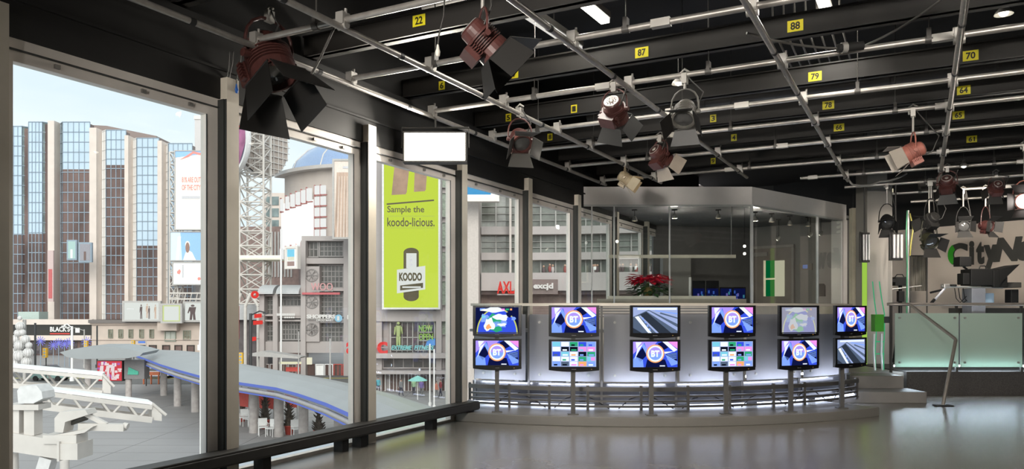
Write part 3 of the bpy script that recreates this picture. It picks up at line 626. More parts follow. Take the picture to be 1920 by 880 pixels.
def art_globe(g):
    g.rect(0,0,1,1,2,0); g.poly([(.5+.48*math.cos(q),-.05+1.02*math.sin(q)) for q in [PI*k/30 for k in range(31)]],7,1); g.poly([(.5+.45*math.cos(q),-.05+.97*math.sin(q)) for q in [PI*k/30 for k in range(31)]],0,2)
    random.seed(3)
    def blob(u,v,a,b,m,L,w=0):
        g.poly([(u+a*math.cos(q)*(1+.25*math.sin(3*q+u*9)), v+b*math.sin(q)*(1+.25*math.cos(4*q+v*7))) for q in [2*PI*k/18 for k in range(18)]],m,L)
    blob(.42,.90,.26,.10,3,4); blob(.22,.55,.10,.18,5,3); blob(.45,.55,.16,.20,6,3); blob(.32,.32,.12,.26,3,5); blob(.60,.60,.18,.13,3,4); blob(.58,.32,.16,.15,5,3); blob(.50,.12,.14,.10,6,4); blob(.30,.22,.06,.10,4,6); blob(.62,.30,.10,.06,3,5); blob(.88,.55,.05,.08,5,3); blob(.18,.62,.05,.06,9,4); blob(.78,.70,.07,.10,2,5)
    g.rect(.60,.88,.68,.95,8,6); g.rect(.70,.88,.78,.95,6,6); g.rect(.80,.88,.85,.95,4,6); g.rect(.10,.86,.22,.96,5,3)
def art_road(g):
    g.rect(0,0,1,1,11,0); g.poly([(0,.62),(0,1),(1,1),(1,.35),(.35,.9)],12,1); g.poly([(.16,.72),(.30,.82),(.86,.0),(.52,0)],13,2); g.poly([(.30,.84),(.36,.86),(1,.22),(1,.08)],12,3); g.poly([(.04,.62),(.12,.66),(.42,0),(.34,0)],3,2); g.poly([(.13,.66),(.17,.68),(.58,0),(.52,0)],12,3); g.poly([(0,.2),(.2,0),(0,0)],13,3)
    g.rect(.10,.90,.98,.97,3,2); g.poly([(.6,.75),(1,.55),(1,.60),(.62,.80)],11,3); g.poly([(.5,.85),(1,.72),(1,.77),(.5,.88)],5,3)
    for k in range(4): g.poly([(.20+.05*k,.60-.14*k),(.23+.05*k,.60-.14*k),(.25+.05*k,.52-.14*k),(.22+.05*k,.52-.14*k)],5,4)
def art_mosaic(g):
    g.rect(0,0,1,1,12,0); tiles = [[9,3,6,0,5],[3,10,10,8,8],[0,9,3,10,6],[3,3,3,6,9],[5,11,3,4,5]]
    for r in range(5):
        for c in range(5):
            m_ = tiles[r][c]; u = .02+c*.195; v = .99-(r+1)*.195; g.rect(u, v+.01, u+.175, v+.185, m_, 1+(r % 2)); g.rect(u+.03, v+.03, u+.11+.02*((r*c) % 3), v+.09, tiles[(r+2) % 5][(c+1) % 5], 4)
    g.rect(.88,.24,.97,.38,8,5)
TVs = [(-7, 932, 'globe', 'bt'), (-4, 1076, 'bt', 'mosaic'), (2, 1228.5, 'road', 'bt'), (10.5, 1373, 'bt', 'mosaic'), (20, 1498.5, 'pale', 'bt'), (29, 1595.5, 'bt', 'road')]
poles = [932, 1074.5, 1221, 1361, 1482.5, 1578]
ordn = ['first', 'second', 'third', 'fourth', 'fifth', 'sixth']
desc = {'globe': 'a blue weather globe', 'bt': 'the round BT logo', 'mosaic': 'a grid of small pictures', 'road': 'a grey highway view', 'pale': 'a washed out pale globe'}
for i, (th, px, top, bot) in enumerate(TVs):
    Dp = arcp(6.0, phi_at(poles[i], 6.0)).y; rpole = X(poles[i], Dp)
    th_ = math.radians(th); D = Dp-.10; r = X(px, D)
    st = thing('screen_stand', 'grey upright pole holding the %s pair of screens from the left' % ordn[i], 'stand', tuple(cf(rpole, Dp, .12)), YAW+th_)
    g = G(CF); g.box(rpole-.028, rpole+.028, Dp-.025, Dp+.025, .12, 1.42); g.build('pole', RAILM, st)
    G(CF).cb((rpole, Dp, .127), .14, .12, .014).build('base_plate', RAILM, st)
    for zz in (.90, 1.33): G(CF @ Matrix.Translation((r, D, zz)) @ Matrix.Rotation(th_, 4, 'Z')).box(-.09, .09, .032, .055, -.06, .06).build('mount_plate', BLACK, st)
    for lvl, (kind, zt_, zb_) in enumerate(((top, 1.548, 1.125), (bot, 1.105, .685))):
        M = CF @ Matrix.Translation((r, D, 0)) @ Matrix.Rotation(th_, 4, 'Z')
        lab = 'television showing %s, %s screen of the %s pair from left' % (desc[kind], 'upper' if lvl == 0 else 'lower', ordn[i])
        t = thing('television', lab, 'television', tuple(M @ Vector((0,0,zb_))), YAW+th_)
        W_ = .325; n = 12
        prof = [(-W_, zt_), (W_, zt_)]+[(W_-2*W_*k/n, zb_+.022*(abs(1-2*k/n))**2) for k in range(n+1)]
        sx, sy0, sy1 = .288, zb_+.068, zt_-.024
        g = G(M); g.prism([(x, 0.0, z) for x, z in prof], (0, .035, 0)); g.box(-.2, .2, .035, .07, zb_+.08, zt_-.06)
        # raised bezel
        g.box(-W_, -sx, -.008, 0, sy0-.012, zt_); g.box(sx, W_, -.008, 0, sy0-.012, zt_); g.box(-sx, sx, -.008, 0, sy1, zt_); g.box(-sx, sx, -.008, 0, sy0-.012, sy0)
        ca_ = g.build('casing', TVB, t)
        g = G(M); g.frame((-sx, -.0015, sy0), (1,0,0), (0,0,1), 2*sx, sy1-sy0); g.step = .0007
        {'globe': art_globe, 'pale': art_globe, 'bt': art_bt, 'road': art_road, 'mosaic': art_mosaic}[kind](g)
        g.build('screen', pale if kind == 'pale' else sc_m, t)
        g = G(M); g.box(-.03, .03, -.002, .001, zb_+.030, zb_+.037); g.box(.22, .235, -.002, .001, zb_+.03, zb_+.04, 1); g.build('maker_mark', [mat('mark_grey', (.12,.12,.12), .4), mat('mark_amber', (.25,.14,.02), .4)], ca_)

# ================================================================== STAGE RAILING AND LEANING HANDRAIL
t = thing('stage_railing', 'stage railing with frosted green tinted lit glass panels', 'railing', tuple(cf(X(1800, SD), SD, .42)), YAW)
RM = mat('handrail_metal', (.30,.27,.24), .4, .6)
G(CF).tube(P(1664, 571, SD), P(2100, 571, SD), .028).build('handrail', RM, t)
for px in (1672, 1795, 1917, 2040): G(CF).cb((X(px, SD), SD+.03, (.40+1.58)/2), .035, .04, 1.18).build('post', SOFTB, t)
FG = frosted('green_frosted_glass', (.40,.50,.44), .4)
for a_, b_ in ((1676, 1795), (1798, 1914), (1918, 2036)):
    fp = G(CF).box(X(a_, SD), X(b_, SD), SD-.04, SD-.028, .50, 1.43).build('glass_panel', FG, t)
    for px in (a_+8, b_-8):
        for zz in (.58, 1.35): G(CF).tube((X(px, SD), SD-.07, zz), (X(px, SD), SD-.02, zz), .018).build('standoff', STEEL, fp)
    G(CF).box(X(a_, SD)+.03, X(b_, SD)-.03, SD+.03, SD+.07, .50, .53).build('light_strip', glow('rail_led', (.72,.86,1), 45), t)
t = thing('leaning_handrail', 'bent metal handrail sloping from the stage edge down to the floor', 'handrail', tuple(Wp(1768, 762, 11.9)))
G(CF).path([P(1666, 571, 13.25), P(1704, 571, 13.2), P(1708, 573, 13.15), P(1790, 635, 12.2), P(1792, 638, 12.15), P(1768, 761, 11.9)], .026, n=8).build('bar', RM, t)
p = P(1768, 762, 11.9); G(CF).box(p.x-.13, p.x+.13, p.y-.07, p.y+.07, 0, .02).build('foot_plate', BLACK, t)
# ladder-like tubes with green glow next to the column
t = thing('glowing_ladder', 'curved pair of clear tubes edged in green light beside the stage post', 'light sculpture', tuple(Wp(1650, 706, 13.9)), YAW)
GT = glow('green_edge', (.06,.42,.20), .8); CT = mat('clear_tube', (.35,.36,.34), .15)
for dx in (0, 14):
    G(CF).path([P(1636+dx*.9, 528, 13.9), P(1639+dx, 560, 13.9), P(1643+dx*1.1, 590, 13.9), P(1643+dx*1.1, 625, 13.9), P(1641+dx*1.1, 660, 13.9), P(1642+dx*1.1, 706, 13.9)], .010, n=8).build('tube', GT, t)
    G(CF).path([P(1639+dx, 626, 13.88), P(1638+dx, 660, 13.88), P(1641+dx, 706, 13.88)], .02, n=8).build('sleeve', CT, t)
for py in (641, 664): G(CF).tube(P(1643, py, 13.9), P(1658, py, 13.9), .012).build('rung', GT, t)
G(CF).box(X(1638, 13.8), X(1655, 13.8), 13.75, 13.9, Z(622, 13.8), Z(590, 13.8)).build('green_box', mat('green_plastic', (.03,.16,.01), .4), t)
G(CF).box(X(1655, 13.8), X(1671, 13.8), 13.78, 13.9, Z(606, 13.8), Z(594, 13.8)).build('bracket', BLACK, t)
# clear lectern foot
tag(G(CF).lathe([(.001,0),(.20,0),(.19,.012),(.03,.03),(.02,.06),(.001,.06)], Matrix.Translation(P(1672, 704, 14.0)), n=20).build('chrome_base', mat('chrome', (.7,.7,.7), .1, 1)), 'round chrome base plate at the stage edge by the glowing tubes', 'base')

# ------------------------------------------------------------------ studio camera on pedestal
D = 14.6
t = thing('studio_camera', 'black studio camera with a broad prompter hood on a grey pedestal', 'camera', tuple(Wp(1832, 600, D)), YAW)
CB = mat('camera_black', (.005,.005,.005), .6, spec=.25)
def cbx(px0, px1, py0, py1, d0, d1, name, m, tt=None): return G(CF).box(X(px0, D), X(px1, D), D+d0, D+d1, Z(py1, D), Z(py0, D)).build(name, m, tt or t, bevel=.01)
cbx(1812, 1856, 505, 536, -.15, .2, 'body', CB); cbx(1852, 1878, 508, 540, -.18, .22, 'lens_hood', CB)
G(CF).prism([P(1874, 505, D-.2), P(1912, 496, D-.2), P(1880, 527, D-.2), P(1874, 536, D-.2)], (0,.45,0)).build('prompter_hood', CB, t)
cbx(1794, 1816, 482, 500, -.1, .12, 'viewfinder', CB); cbx(1800, 1814, 513, 534, -.1, .1, 'side_unit', CB); cbx(1877, 1909, 530, 540, -.1, .2, 'prompter_screen', SOFTB)
G(CF).path([P(1836, 505, D), P(1838, 499, D), P(1847, 499, D), P(1850, 505, D)], .012).build('top_handle', CB, t)
G(CF).tube(P(1806, 500, D), P(1822, 512, D), .02).build('viewfinder_arm', CB, t)
G(CF).tube(P(1765, 537, D-.1), P(1880, 540, D-.1), .018).build('pan_bar', STEEL, t)
G(CF).tube(P(1750, 565, D-.25), P(1772, 540, D-.1), .022).build('pan_handle', mat('pale_grip', (.35,.36,.40), .4), t); G(CF).tube(P(1745, 570, D-.28), P(1752, 562, D-.24), .028).build('grip', CB, t); G(CF).tube(P(1745, 549, D-.3), P(1766, 544, D-.1), .02).build('grip', CB, t)
cbx(1762, 1773, 533, 541, -.15, -.02, 'joint', STEEL); cbx(1775, 1786, 534, 538, -.15, -.02, 'remote', CB)
cbx(1815, 1841, 541, 592, -.12, .2, 'pedestal_column', mat('pedestal_grey', (.11,.115,.13), .5)); cbx(1806, 1850, 590, 686, -.2, .3, 'pedestal_base', mat('pedestal_grey', (.11,.115,.13), .5))
cbx(1840, 1863, 550, 574, -.02, .06, 'small_monitor', mat('bluish_panel', (.16,.22,.28), .3)); cbx(1893, 1907, 543, 572, -.05, .15, 'side_pack', CB)
for px in (1790, 1797, 1806): G(CF).path([P(px, 541, D-.1), P(px+3, 560, D), P(px+10, 568, D+.05), P(px+22, 556, D+.05)], .008, n=5).build('loop_cable', CB, t)
D = 15.6
t = thing('studio_camera', 'smaller dark studio camera standing between column and grey cloth', 'camera', tuple(Wp(1685, 600, D)), YAW)
cbx(1674, 1700, 520, 536, -.1, .1, 'body', CB); cbx(1668, 1676, 523, 530, -.1, .1, 'lens', CB); G(CF).path([P(1678, 520, D), P(1682, 515, D), P(1692, 515, D), P(1695, 520, D)], .01).build('top_handle', CB, t)
cbx(1683, 1694, 546, 566, -.05, .05, 'battery_pack', CB); G(CF).tube(P(1688, 536, D), (X(1688, D), D, .42), .035).build('pedestal_column', CB, t); G(CF).tube(P(1670, 543, D-.1), P(1728, 536, D-.1), .012).build('pan_bar', STEEL, t)
for dx in (-9, 9, 0): G(CF).tube(P(1688, 580, D), (X(1688+dx*1.5, D), D-(.25 if dx == 0 else 0), .42), .018).build('leg', CB, t)
D = 16.4
t = thing('cloth_screen', 'grey cloth drape hanging on a frame left of the logo wall lettering', 'screen', tuple(Wp(1722, 600, D)), YAW)
g = G(CF); n = 24
vs = []; 
for k in range(n+1):
    px = 1706+31*k/n
    for py in (481, 546): vs.append(P(px, py, D+.03*math.sin(k*1.1)))
g.add(vs, [(2*k, 2*k+2, 2*k+3, 2*k+1) for k in range(n)], 0, True); g.build('cloth', mat('grey_cloth', (.13,.12,.10), .9), t)
G(CF).tube(P(1704, 480, D), P(1739, 480, D), .015).build('top_bar', SOFTB, t); G(CF).tube(P(1738, 480, D), (X(1738, D), D, .42), .015).build('pole', SOFTB, t); G(CF).tube(P(1706, 480, D), (X(1706, D), D, .42), .015).build('pole', SOFTB, t)
# mast with cables
t = thing('light_mast', 'thin vertical mast wrapped in yellow and green cables right of the column', 'stand', tuple(Wp(1703, 600, 14.9)), YAW)
G(CF).tube(P(1703, 395, 14.9), (X(1703, 14.9), 14.9, .42), .022).build('pole', STEEL, t)
G(CF).path([P(1701, 395, 14.8), P(1699, 440, 14.8), P(1701, 500, 14.8), P(1700, 600, 14.8)], .014).build('green_cable', mat('green_cord', (.03,.16,.08), .5), t)
G(CF).path([P(1706, 400, 14.8), P(1712, 430, 14.8), P(1708, 455, 14.8), P(1706, 480, 14.8)], .014).build('yellow_cable', mat('yellow_cord', (.25,.22,.04), .5), t)
# dark poles and low dark gear behind railing
D = 15.0
tag(G(CF).box(X(1795, D), X(2000, D), D, D+.3, .42, Z(578, D)).build('equipment_case', SOFTB), 'long low black equipment case behind the stage railing', 'case')

# ================================================================== BOOTH CONTENTS
SH = mat('cream_ledge', (.58,.52,.42), .4)
D = BD+.12
t = thing('booth_bar', 'long cream upper bar running across the booth window', 'crossbar', tuple(Wp(1260, 481, D)), YAW)
G(CF).box(X(1142, D), X(1380, D), D, D+.06, Z(484, D), Z(478, D)).build('bar', SH, t)  # cream bar hung on wires across the booth window
for px in (1150, 1256, 1372): G(CF).tube((X(px, D), D+.03, Z(478, D)), (X(px, D), D+.03, 3.47), .004, n=5).build('wire', SEAM, t)
t = thing('sill_ledge', 'cream ledge along the bottom of the booth window', 'ledge', tuple(Wp(1260, 560, D)), YAW)
G(CF).box(X(1142, D), X(1380, D), D, D+.30, 1.69, 1.745).build('top', SH, t); G(CF).box(X(1120, D), X(1400, D), D+.02, D+.05, 1.60, 1.69).build('front_lip', mat('ledge_shadow', (.32,.28,.23), .5), t)
# poinsettia
pc = cf(X(1216, D+.15), D+.15, 1.745)
t = thing('potted_poinsettia', 'red poinsettia in a gold wrapped pot on the booth ledge', 'plant', tuple(pc))
G().lathe([(.001,0),(.075,0),(.10,.16),(.105,.17),(.09,.165),(.001,.15)], Matrix.Translation(pc), n=18).build('pot', mat('gold_foil', (.40,.28,.10), .35, .4), t)
def leaves(n_, rad, z0, z1, size, seed):
    random.seed(seed); g = G()
    for k in range(n_):
        a_ = random.random()*2*PI; rr = rad*math.sqrt(random.random()); z = z0+(z1-z0)*random.random()*(1-.35*(rr/rad)**2)
        c = pc+Vector((math.cos(a_)*rr, math.sin(a_)*rr*.6, z)); d = Vector((math.cos(a_), math.sin(a_)*.7, random.uniform(-.5,.2))).normalized(); s_ = d.cross(Vector((0,0,1))).normalized(); L = size*random.uniform(.7,1.2)
        g.add([c, c+d*L*.45+s_*L*.3+Vector((0,0,.01)), c+d*L, c+d*L*.45-s_*L*.3+Vector((0,0,.01))], [(0,1,2,3)], 0)
    return g
leaves(200, .34, .04, .28, .15, 1).build('green_leaves', mat('poinsettia_green', (.03,.075,.025), .5), t)
leaves(260, .36, .25, .42, .15, 2).build('red_bracts', mat('poinsettia_red', (.50,.01,.03), .45, emit=(.5,.0,.03), es=.05), t)
G().tube(pc+Vector((0,0,.14)), pc+Vector((0,0,.3)), .012).build('stem', mat('poinsettia_green', (.03,.075,.025), .5), t)
# booth spotlights
for (px, py, D, on, lab) in ((1190, 410, 15.2, 0, 'small glass shaded ceiling spot above the poinsettia'), (1265, 405, 15.2, 0, 'small ceiling spot second from the booth left'), (1347, 405, 15.2, 0, 'small ceiling spot third along the booth ceiling'), (1416, 410, 15.6, 0, 'small ceiling spot just right of the booth corner joint'), (1447, 412, 15.8, 0, 'small ceiling spot above the taupe door'), (1481, 418, 16.2, 0, 'dim ceiling spot right of the door top'), (1515, 420, 16.4, 0, 'dim ceiling spot nearest the lit pair at right'),
        (1460, 447, 16.8, 1, 'tilted lit spot hanging low over the taupe door'), (1520, 440, 16.4, 1, 'brightest lit spot at the booth right'), (1539, 437, 16.4, 1, 'lit spot at the far right end of the booth')):
    c = Wp(px, py, D); t = thing('ceiling_spot', lab, 'spotlight', tuple(c))
    G().tube(c+Vector((0,0,.03)), (c.x, c.y, 3.46), .008, n=6).build('stem', BLACK, t)
    G().cb((c.x, c.y, 3.46), .10, .05, .025).build('ceiling_plate', BLACK, t)
    Mh = Matrix.Translation(c) @ (Matrix.Rotation(.7*(1 if on else 0), 4, 'Y') if on else I4)
    G().lathe([(.012,.05),(.03,.03),(.055,-.03),(.058,-.05)], Mh, n=14).build('shade', STEEL, t)
    G().lathe([(.001,-.06),(.03,-.05),(.05,-.045)], Mh, n=14).build('bulb', glow('spot_on', (1,.9,.75), 5) if on else glow('spot_dim', (.8,.65,.45), .7), t)
    if on: lamp('SPOT', 'spot_lamp', t, c+Vector((0,0,-.09)), 18, (1,.88,.72), c+Vector((0,.3,-2)), .05, spot=1.4)
    elif px in (1265, 1416): lamp('POINT', 'spot_lamp', t, c+Vector((0,0,-.09)), 22, (1,.9,.8), None, .05)
for (px, py, lab) in ((1157, 453, 'round glowing globe lamp near the booth window wall'), (1396, 462, 'small glowing lamp above the dark desk screens'), (1396, 476, 'small pale lamp hanging just under another lamp')):
    c = Wp(px, py, 15.0); t = thing('globe_lamp', lab, 'lamp', tuple(c))
    G().sphere(c, .03, n=14).build('globe', glow('globe_glow', (1,.93,.85), 3), t); G().tube(c+Vector((0,0,.04)), (c.x, c.y, 3.47), .004, n=5).build('cord', BLACK, t)
# desk with a row of monitors at the back
D = 16.6
t = thing('booth_desk', 'dark desk at the back of the booth carrying monitors', 'desk', tuple(cf(X(1350, D), D, 0)), YAW)
G(CF).box(X(1296, D), X(1408, D), D, D+.6, 1.42, 1.47).build('desktop', SOFTB, t); G(CF).box(X(1298, D), X(1406, D), D+.02, D+.06, 0, 1.42).build('front_panel', SOFTB, t)
for k, px in enumerate((1314, 1340, 1366, 1391)):
    x = X(px, D); t = thing('desk_monitor', ['black desk monitor at the left end of the booth desk', 'black desk monitor with violet painted reflection, second on the booth desk', 'black desk monitor with blue painted reflection, third on the booth desk', 'black desk monitor at the right end of the booth desk'][k], 'monitor', tuple(cf(x, D+.2, 1.47)), YAW)
    g = G(CF); g.box(x-.14, x+.14, D+.18, D+.21, 1.60, 2.12 if k < 2 else 1.98); g.build('casing', TVB, t); G(CF).box(x-.02, x+.02, D+.21, D+.24, 1.48, 1.7).build('neck', TVB, t); G(CF).box(x-.08, x+.08, D+.14, D+.28, 1.47, 1.485).build('foot', TVB, t)
    g = G(CF); g.frame((x-.125, D+.178, 1.62), (1,0,0), (0,0,1), .25, .33); g.rect(0,0,1,1,0,0); random.seed(k)
    for q in range(6): u = random.random()*.8; v = random.random()*.8; g.rect(u, v, u+.15, v+.2, 1+q % 3, 1+q*.3)  # glowing patches painted in for reflections of other screens
    g.build('screen', [sc_m[2], glow('refl_blue', (.05,.12,.5), .8), glow('refl_violet', (.18,.15,.5), .8), glow('refl_cyan', (.06,.25,.35), .8)], t)
# tall light cabinet, wall device, chair
g = G(CF); D = 17.6; g.box(X(1243, D), X(1296, D), D, D+.35, 0, Z(478, D)); g.box(X(1293, D)-.02, X(1296, D), D-.02, D, 1.4, Z(520, D), 1); tag(g.build('tall_cabinet', [BWK, WHT], bevel=.01), 'tall plain grey cabinet behind the poinsettia in the booth', 'cabinet')
t = thing('wall_panel', 'small wall control panel with a pale blue screen right of the taupe door', 'control panel', tuple(cf(*on_side(1512), 2.2)), YAW)
g = G(CF); sidebox(g, 1500, 1524, 495, 507, .01, .04, 0); g.build('casing', TANP, t); g = G(CF); sidebox(g, 1507, 1516, 497, 504, .051, .004, 0); g.build('display', glow('blue_display', (.12,.18,.4), .9), t)
D = 16.75; t = thing('office_chair', 'black office chair back showing over the booth sill', 'chair', tuple(cf(X(1541, D), D, .4)), YAW)
G(CF).prism([P(1534, 556, D), P(1534, 536, D), P(1537, 532, D), P(1545, 532, D), P(1548, 536, D), P(1548, 556, D)], (0,.06,0)).build('backrest', BLACK, t)
x = X(1541, D); G(CF).box(x-.22, x+.22, D-.45, D, .88, .95).build('seat', BLACK, t); G(CF).tube((x, D-.2, .45), (x, D-.2, .88), .03).build('gas_lift', STEEL, t)
for k in range(5): a_ = k*2*PI/5; G(CF).tube((x, D-.2, .46), (x+.28*math.cos(a_), D-.2+.28*math.sin(a_), .43), .02).build('leg', BLACK, t)
G(CF).box(x+.20, x+.24, D-.35, D-.05, 1.10, 1.13).build('armrest', BLACK, t)
g = G(CF); g.prism([(x, y, 0) for x, y in ((rl-.6, BD+.13), (rc, BD+.13), rp_(TE-.2), (q2[0]-.1, q2[1]-.1), (q1[0], q1[1]-.1), q0)], (0,0,.42)); struct(g.build('floor_booth', CARP))
# ================================================================== CITY OUTSIDE
GZ = -7.5
PAVE = mat('plaza_paving', (.30,.285,.28), .55, var=.06, scale=.25)
g = G(CF); g.box(-260, 200, 12, 420, GZ-.5, GZ, 0)
for k in range(22): g.box(-60, 40, 30+k*2.6, 30.06+k*2.6, GZ, GZ+.004, 1)
for k in range(9): g.box(-46+k*7, -45.93+k*7, 14, 88, GZ, GZ+.004, 1)
struct(g.build('ground', [PAVE, mat('paving_joint', (.20,.19,.185), .7)]))
g = G(CF); g.box(-200, 160, 92, 108, GZ+.005, GZ+.02, 0); g.box(-200, 160, 99.8, 100.1, GZ+.02, GZ+.03, 1); struct(g.build('road', [mat('asphalt', (.13,.125,.12), .8), YEL]))
BG = mat('sky_blue_glazing', (.46,.57,.67), .3, var=.10, scale=.12, spec=.8); BRNREF = mat('brown_glass_and_reflection', (.13,.085,.075), .15, var=.45, scale=.25, stretch=(1,1,.4)); MUL = mat('dark_mullion', (.26,.32,.38), .5)  # brown on the lower hotel glass is reflected buildings put into colour
DKG = mat('green_grey_glazing', (.20,.25,.25), .2, var=.4, scale=.4); BEI = mat('beige_concrete', (.66,.57,.51), .8, var=.05, scale=.5); WPAN = mat('white_panel', (.80,.79,.77), .4, var=.03)
ROOFB = mat('brown_roof_cladding', (.28,.22,.20), .8)
def bld(name, label, cat, px, py, D, yaw=0, group=None): return thing(name, label, cat, tuple(Wp(px, py, D)), YAW+math.radians(yaw), group)
def curtain(g, p, q, z0, z1, nx, nz, mg, mm, zsplit=None, mg2=None, t=.13):
    """glazed wall from p to q (r, depth), facing the viewer"""
    p, q = Vector(p), Vector(q)
    def quad(a, b, zz0, zz1, m): g.add([(a.x, a.y, zz0), (b.x, b.y, zz0), (b.x, b.y, zz1), (a.x, a.y, zz1)], [(0,1,2,3)], m)
    if zsplit is not None and z0 < zsplit < z1: quad(p, q, zsplit, z1, mg); quad(p, q, z0, zsplit, mg2)
    else: quad(p, q, z0, z1, mg)
    for k in range(nx+1): c = p.lerp(q, k/nx); g.box(c.x-t/2, c.x+t/2, c.y-t*.8, c.y+.05, z0, z1, mm)
    for k in range(nz+1): z = z0+(z1-z0)*k/nz; g.beam((p.x, p.y-t*.3, z), (q.x, q.y-t*.3, z), t, t*1.3, mm)
# ---- glass hotel tower
D = 165
t = bld('hotel_tower', 'tall folded tower of pale blue glass with beige fins and painted brown reflections', 'building', 200, 600, D)
zb = Z(606, D)
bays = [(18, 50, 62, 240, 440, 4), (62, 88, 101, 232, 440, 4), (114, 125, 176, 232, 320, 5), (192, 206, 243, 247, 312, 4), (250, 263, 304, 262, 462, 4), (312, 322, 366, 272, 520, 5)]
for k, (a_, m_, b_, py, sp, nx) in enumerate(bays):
    g = G(CF); z1 = Z(py, D); zs = Z(sp, D)  # zs: height where the painted dark reflection begins
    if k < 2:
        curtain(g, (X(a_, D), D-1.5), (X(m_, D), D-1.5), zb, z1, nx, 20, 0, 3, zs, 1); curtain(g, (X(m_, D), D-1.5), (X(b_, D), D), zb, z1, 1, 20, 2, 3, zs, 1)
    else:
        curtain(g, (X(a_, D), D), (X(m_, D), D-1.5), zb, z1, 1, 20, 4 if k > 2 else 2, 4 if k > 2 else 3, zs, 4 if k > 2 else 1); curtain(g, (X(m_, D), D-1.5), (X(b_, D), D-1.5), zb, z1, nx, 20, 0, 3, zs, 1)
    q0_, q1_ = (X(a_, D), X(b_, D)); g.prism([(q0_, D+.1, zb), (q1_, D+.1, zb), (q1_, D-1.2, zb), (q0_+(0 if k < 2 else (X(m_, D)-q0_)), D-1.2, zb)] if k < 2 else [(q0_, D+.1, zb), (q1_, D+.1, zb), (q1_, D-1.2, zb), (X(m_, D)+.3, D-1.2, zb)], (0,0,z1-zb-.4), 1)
    g.build('glass_bay', [BG, BRNREF, DKG, MUL, WPAN], t)
for (a_, b_, py) in ((101, 113, 231), (178, 191, 244), (243, 250, 258), (304, 312, 268)):
    G(CF).box(X(a_, D), X(b_, D), D-2.2, D+1, zb, Z(py, D)).build('concrete_fin', BEI, t)
G(CF).prism([P(60, 240, D+6), P(104, 231, D+6), P(200, 236, D+6), P(293, 255, D+6), P(293, 262, D+6), P(293, 600, D+6), P(20, 600, D+6), P(20, 245, D+6)], (0,26,0)).build('roof_block', ROOFB, t)
t = bld('brick_chimney', 'pale square chimney rising behind the billboards', 'chimney', 371, 560, 190)
D = 190; G(CF).box(X(365, D), X(378, D), D, D+2, GZ, Z(222, D)).build('shaft', mat('pale_chimney', (.58,.55,.54), .8), t); G(CF).box(X(364, D), X(379, D), D-.2, D+2.2, Z(224, D), Z(217, D)).build('crown', FRAME, t)
D = 157
t = bld('banner_sign', 'tall narrow red and white banner on the hotel podium', 'banner', 94, 560, D); g = G(CF); g.box(X(89, D), X(100, D), D, D+.3, Z(566, D), Z(470, D), 0); g.box(X(91, D), X(98, D), D-.06, D, Z(560, D), Z(505, D), 1); g.build('banner_cloth', [mat('rose_white', (.55,.42,.40), .6), mat('soft_red', (.50,.12,.12), .6)], t)
for (a_, b_, c0, c1, lab) in ((125, 144, 450, 488, 'lit pale cyan advertising screen low on the hotel glass'), (147, 172, 455, 492, 'dim advertising screen with a small figure low on the hotel glass')):
    g = G(CF); D = 156; g.box(X(a_, D), X(b_, D), D, D+.5, Z(c1, D), Z(c0, D), 0); g.box(X(a_, D)+.3, X(b_, D)-.3, D-.05, D, Z(c1, D)+.3, Z(c0, D)-.3, 1); g.box(X((a_+b_)/2-2, D), X((a_+b_)/2+2, D), D-.09, D-.04, Z(c1, D)+.4, Z(c1-20, D), 2)
    tag(g.build('advert_screen', [MUL, glow('cyan_lit', (.62,.85,.82), 1) if a_ == 125 else mat('dim_screen', (.28,.27,.30), .5), BRNREF if a_ > 130 else WPAN]), lab, 'screen')
# ---- long black-fascia shop block
D = 150
t = bld('shop_block', 'low shop block with a black fascia sign between beige bands', 'building', 100, 680, D)
g = G(CF); x0, x1 = X(-20, D), X(176, D); g.box(x0, x1, D, D+11, GZ, Z(600, D), 1); g.box(x0, x1, D-.8, D, Z(609, D), Z(599, D), 0); g.box(x0, x1, D-1.2, D, Z(638, D), Z(629, D), 0); g.build('walls', [BEI, BRNREF], t)
g = G(CF); g.box(x0, x1, D-.5, D-.02, Z(629, D), Z(609, D), 0); g.frame((X(97, D), D-.55, Z(627, D)), (1,0,0), (0,0,1), X(134, D)-X(97, D), Z(612, D)-Z(627, D)); g.step = .02
g.text("BLACK'S", 0, .32, 1, .95, 1, 1, .03); g.rect(0, 0, 1, .14, 2, 1); g.rect(1.28, .2, 1.5, .8, 1, 1); g.build('fascia_sign', [SOFTB, WHT, RED], t)
for k in range(8):
    p0 = -10+k*23; G(CF).box(X(p0, D), X(p0+17, D), D-.1, D-.02, Z(664, D), Z(641, D)).build('shop_window', mat('shop_glass', (.10,.085,.09), .15, var=.5, scale=1.5), t)
g = G(CF); g.box(X(60, D), X(72, D), D+16, D+17, Z(600, D), Z(585, D)); 
tag(G(CF).box(X(28, D), X(67, D), D+1, D+4, Z(600, D), Z(585, D)).build('rooftop_unit', mat('pale_teal_unit', (.42,.50,.46), .6)), 'pale teal rooftop unit above the black fascia sign', 'rooftop unit')
for k, (px, py, c) in enumerate([(76, 640, (.25,.25,1)), (100, 648, (.35,.35,1)), (110, 644, (.8,.8,1)), (121, 646, (.3,.3,1)), (130, 643, (.4,.3,1)), (162, 641, (.3,.3,1))]):
    D_ = 120; c3 = Wp(px, py, D_); g = G(); 
    for q in range(6): g.cb(c3, 1.6, .05, .08, 0, Matrix.Rotation(YAW, 3, 'Z') @ Matrix.Rotation(q*PI/6, 3, 'Y'))
    g.tube(c3, (c3.x, c3.y, GZ), .05, 1)
    tag(g.build('star_light', [glow('blue_star', (.28,.28,.95), 1), MUL]), ['blue star light nearest the ornament tree', 'blue star light below the sign letters', 'whitish star light below the red underline', 'blue star light left of the white lamp post', 'violet star light just behind the white lamp post', 'blue star light before the stone building corner'][k], 'street decoration')
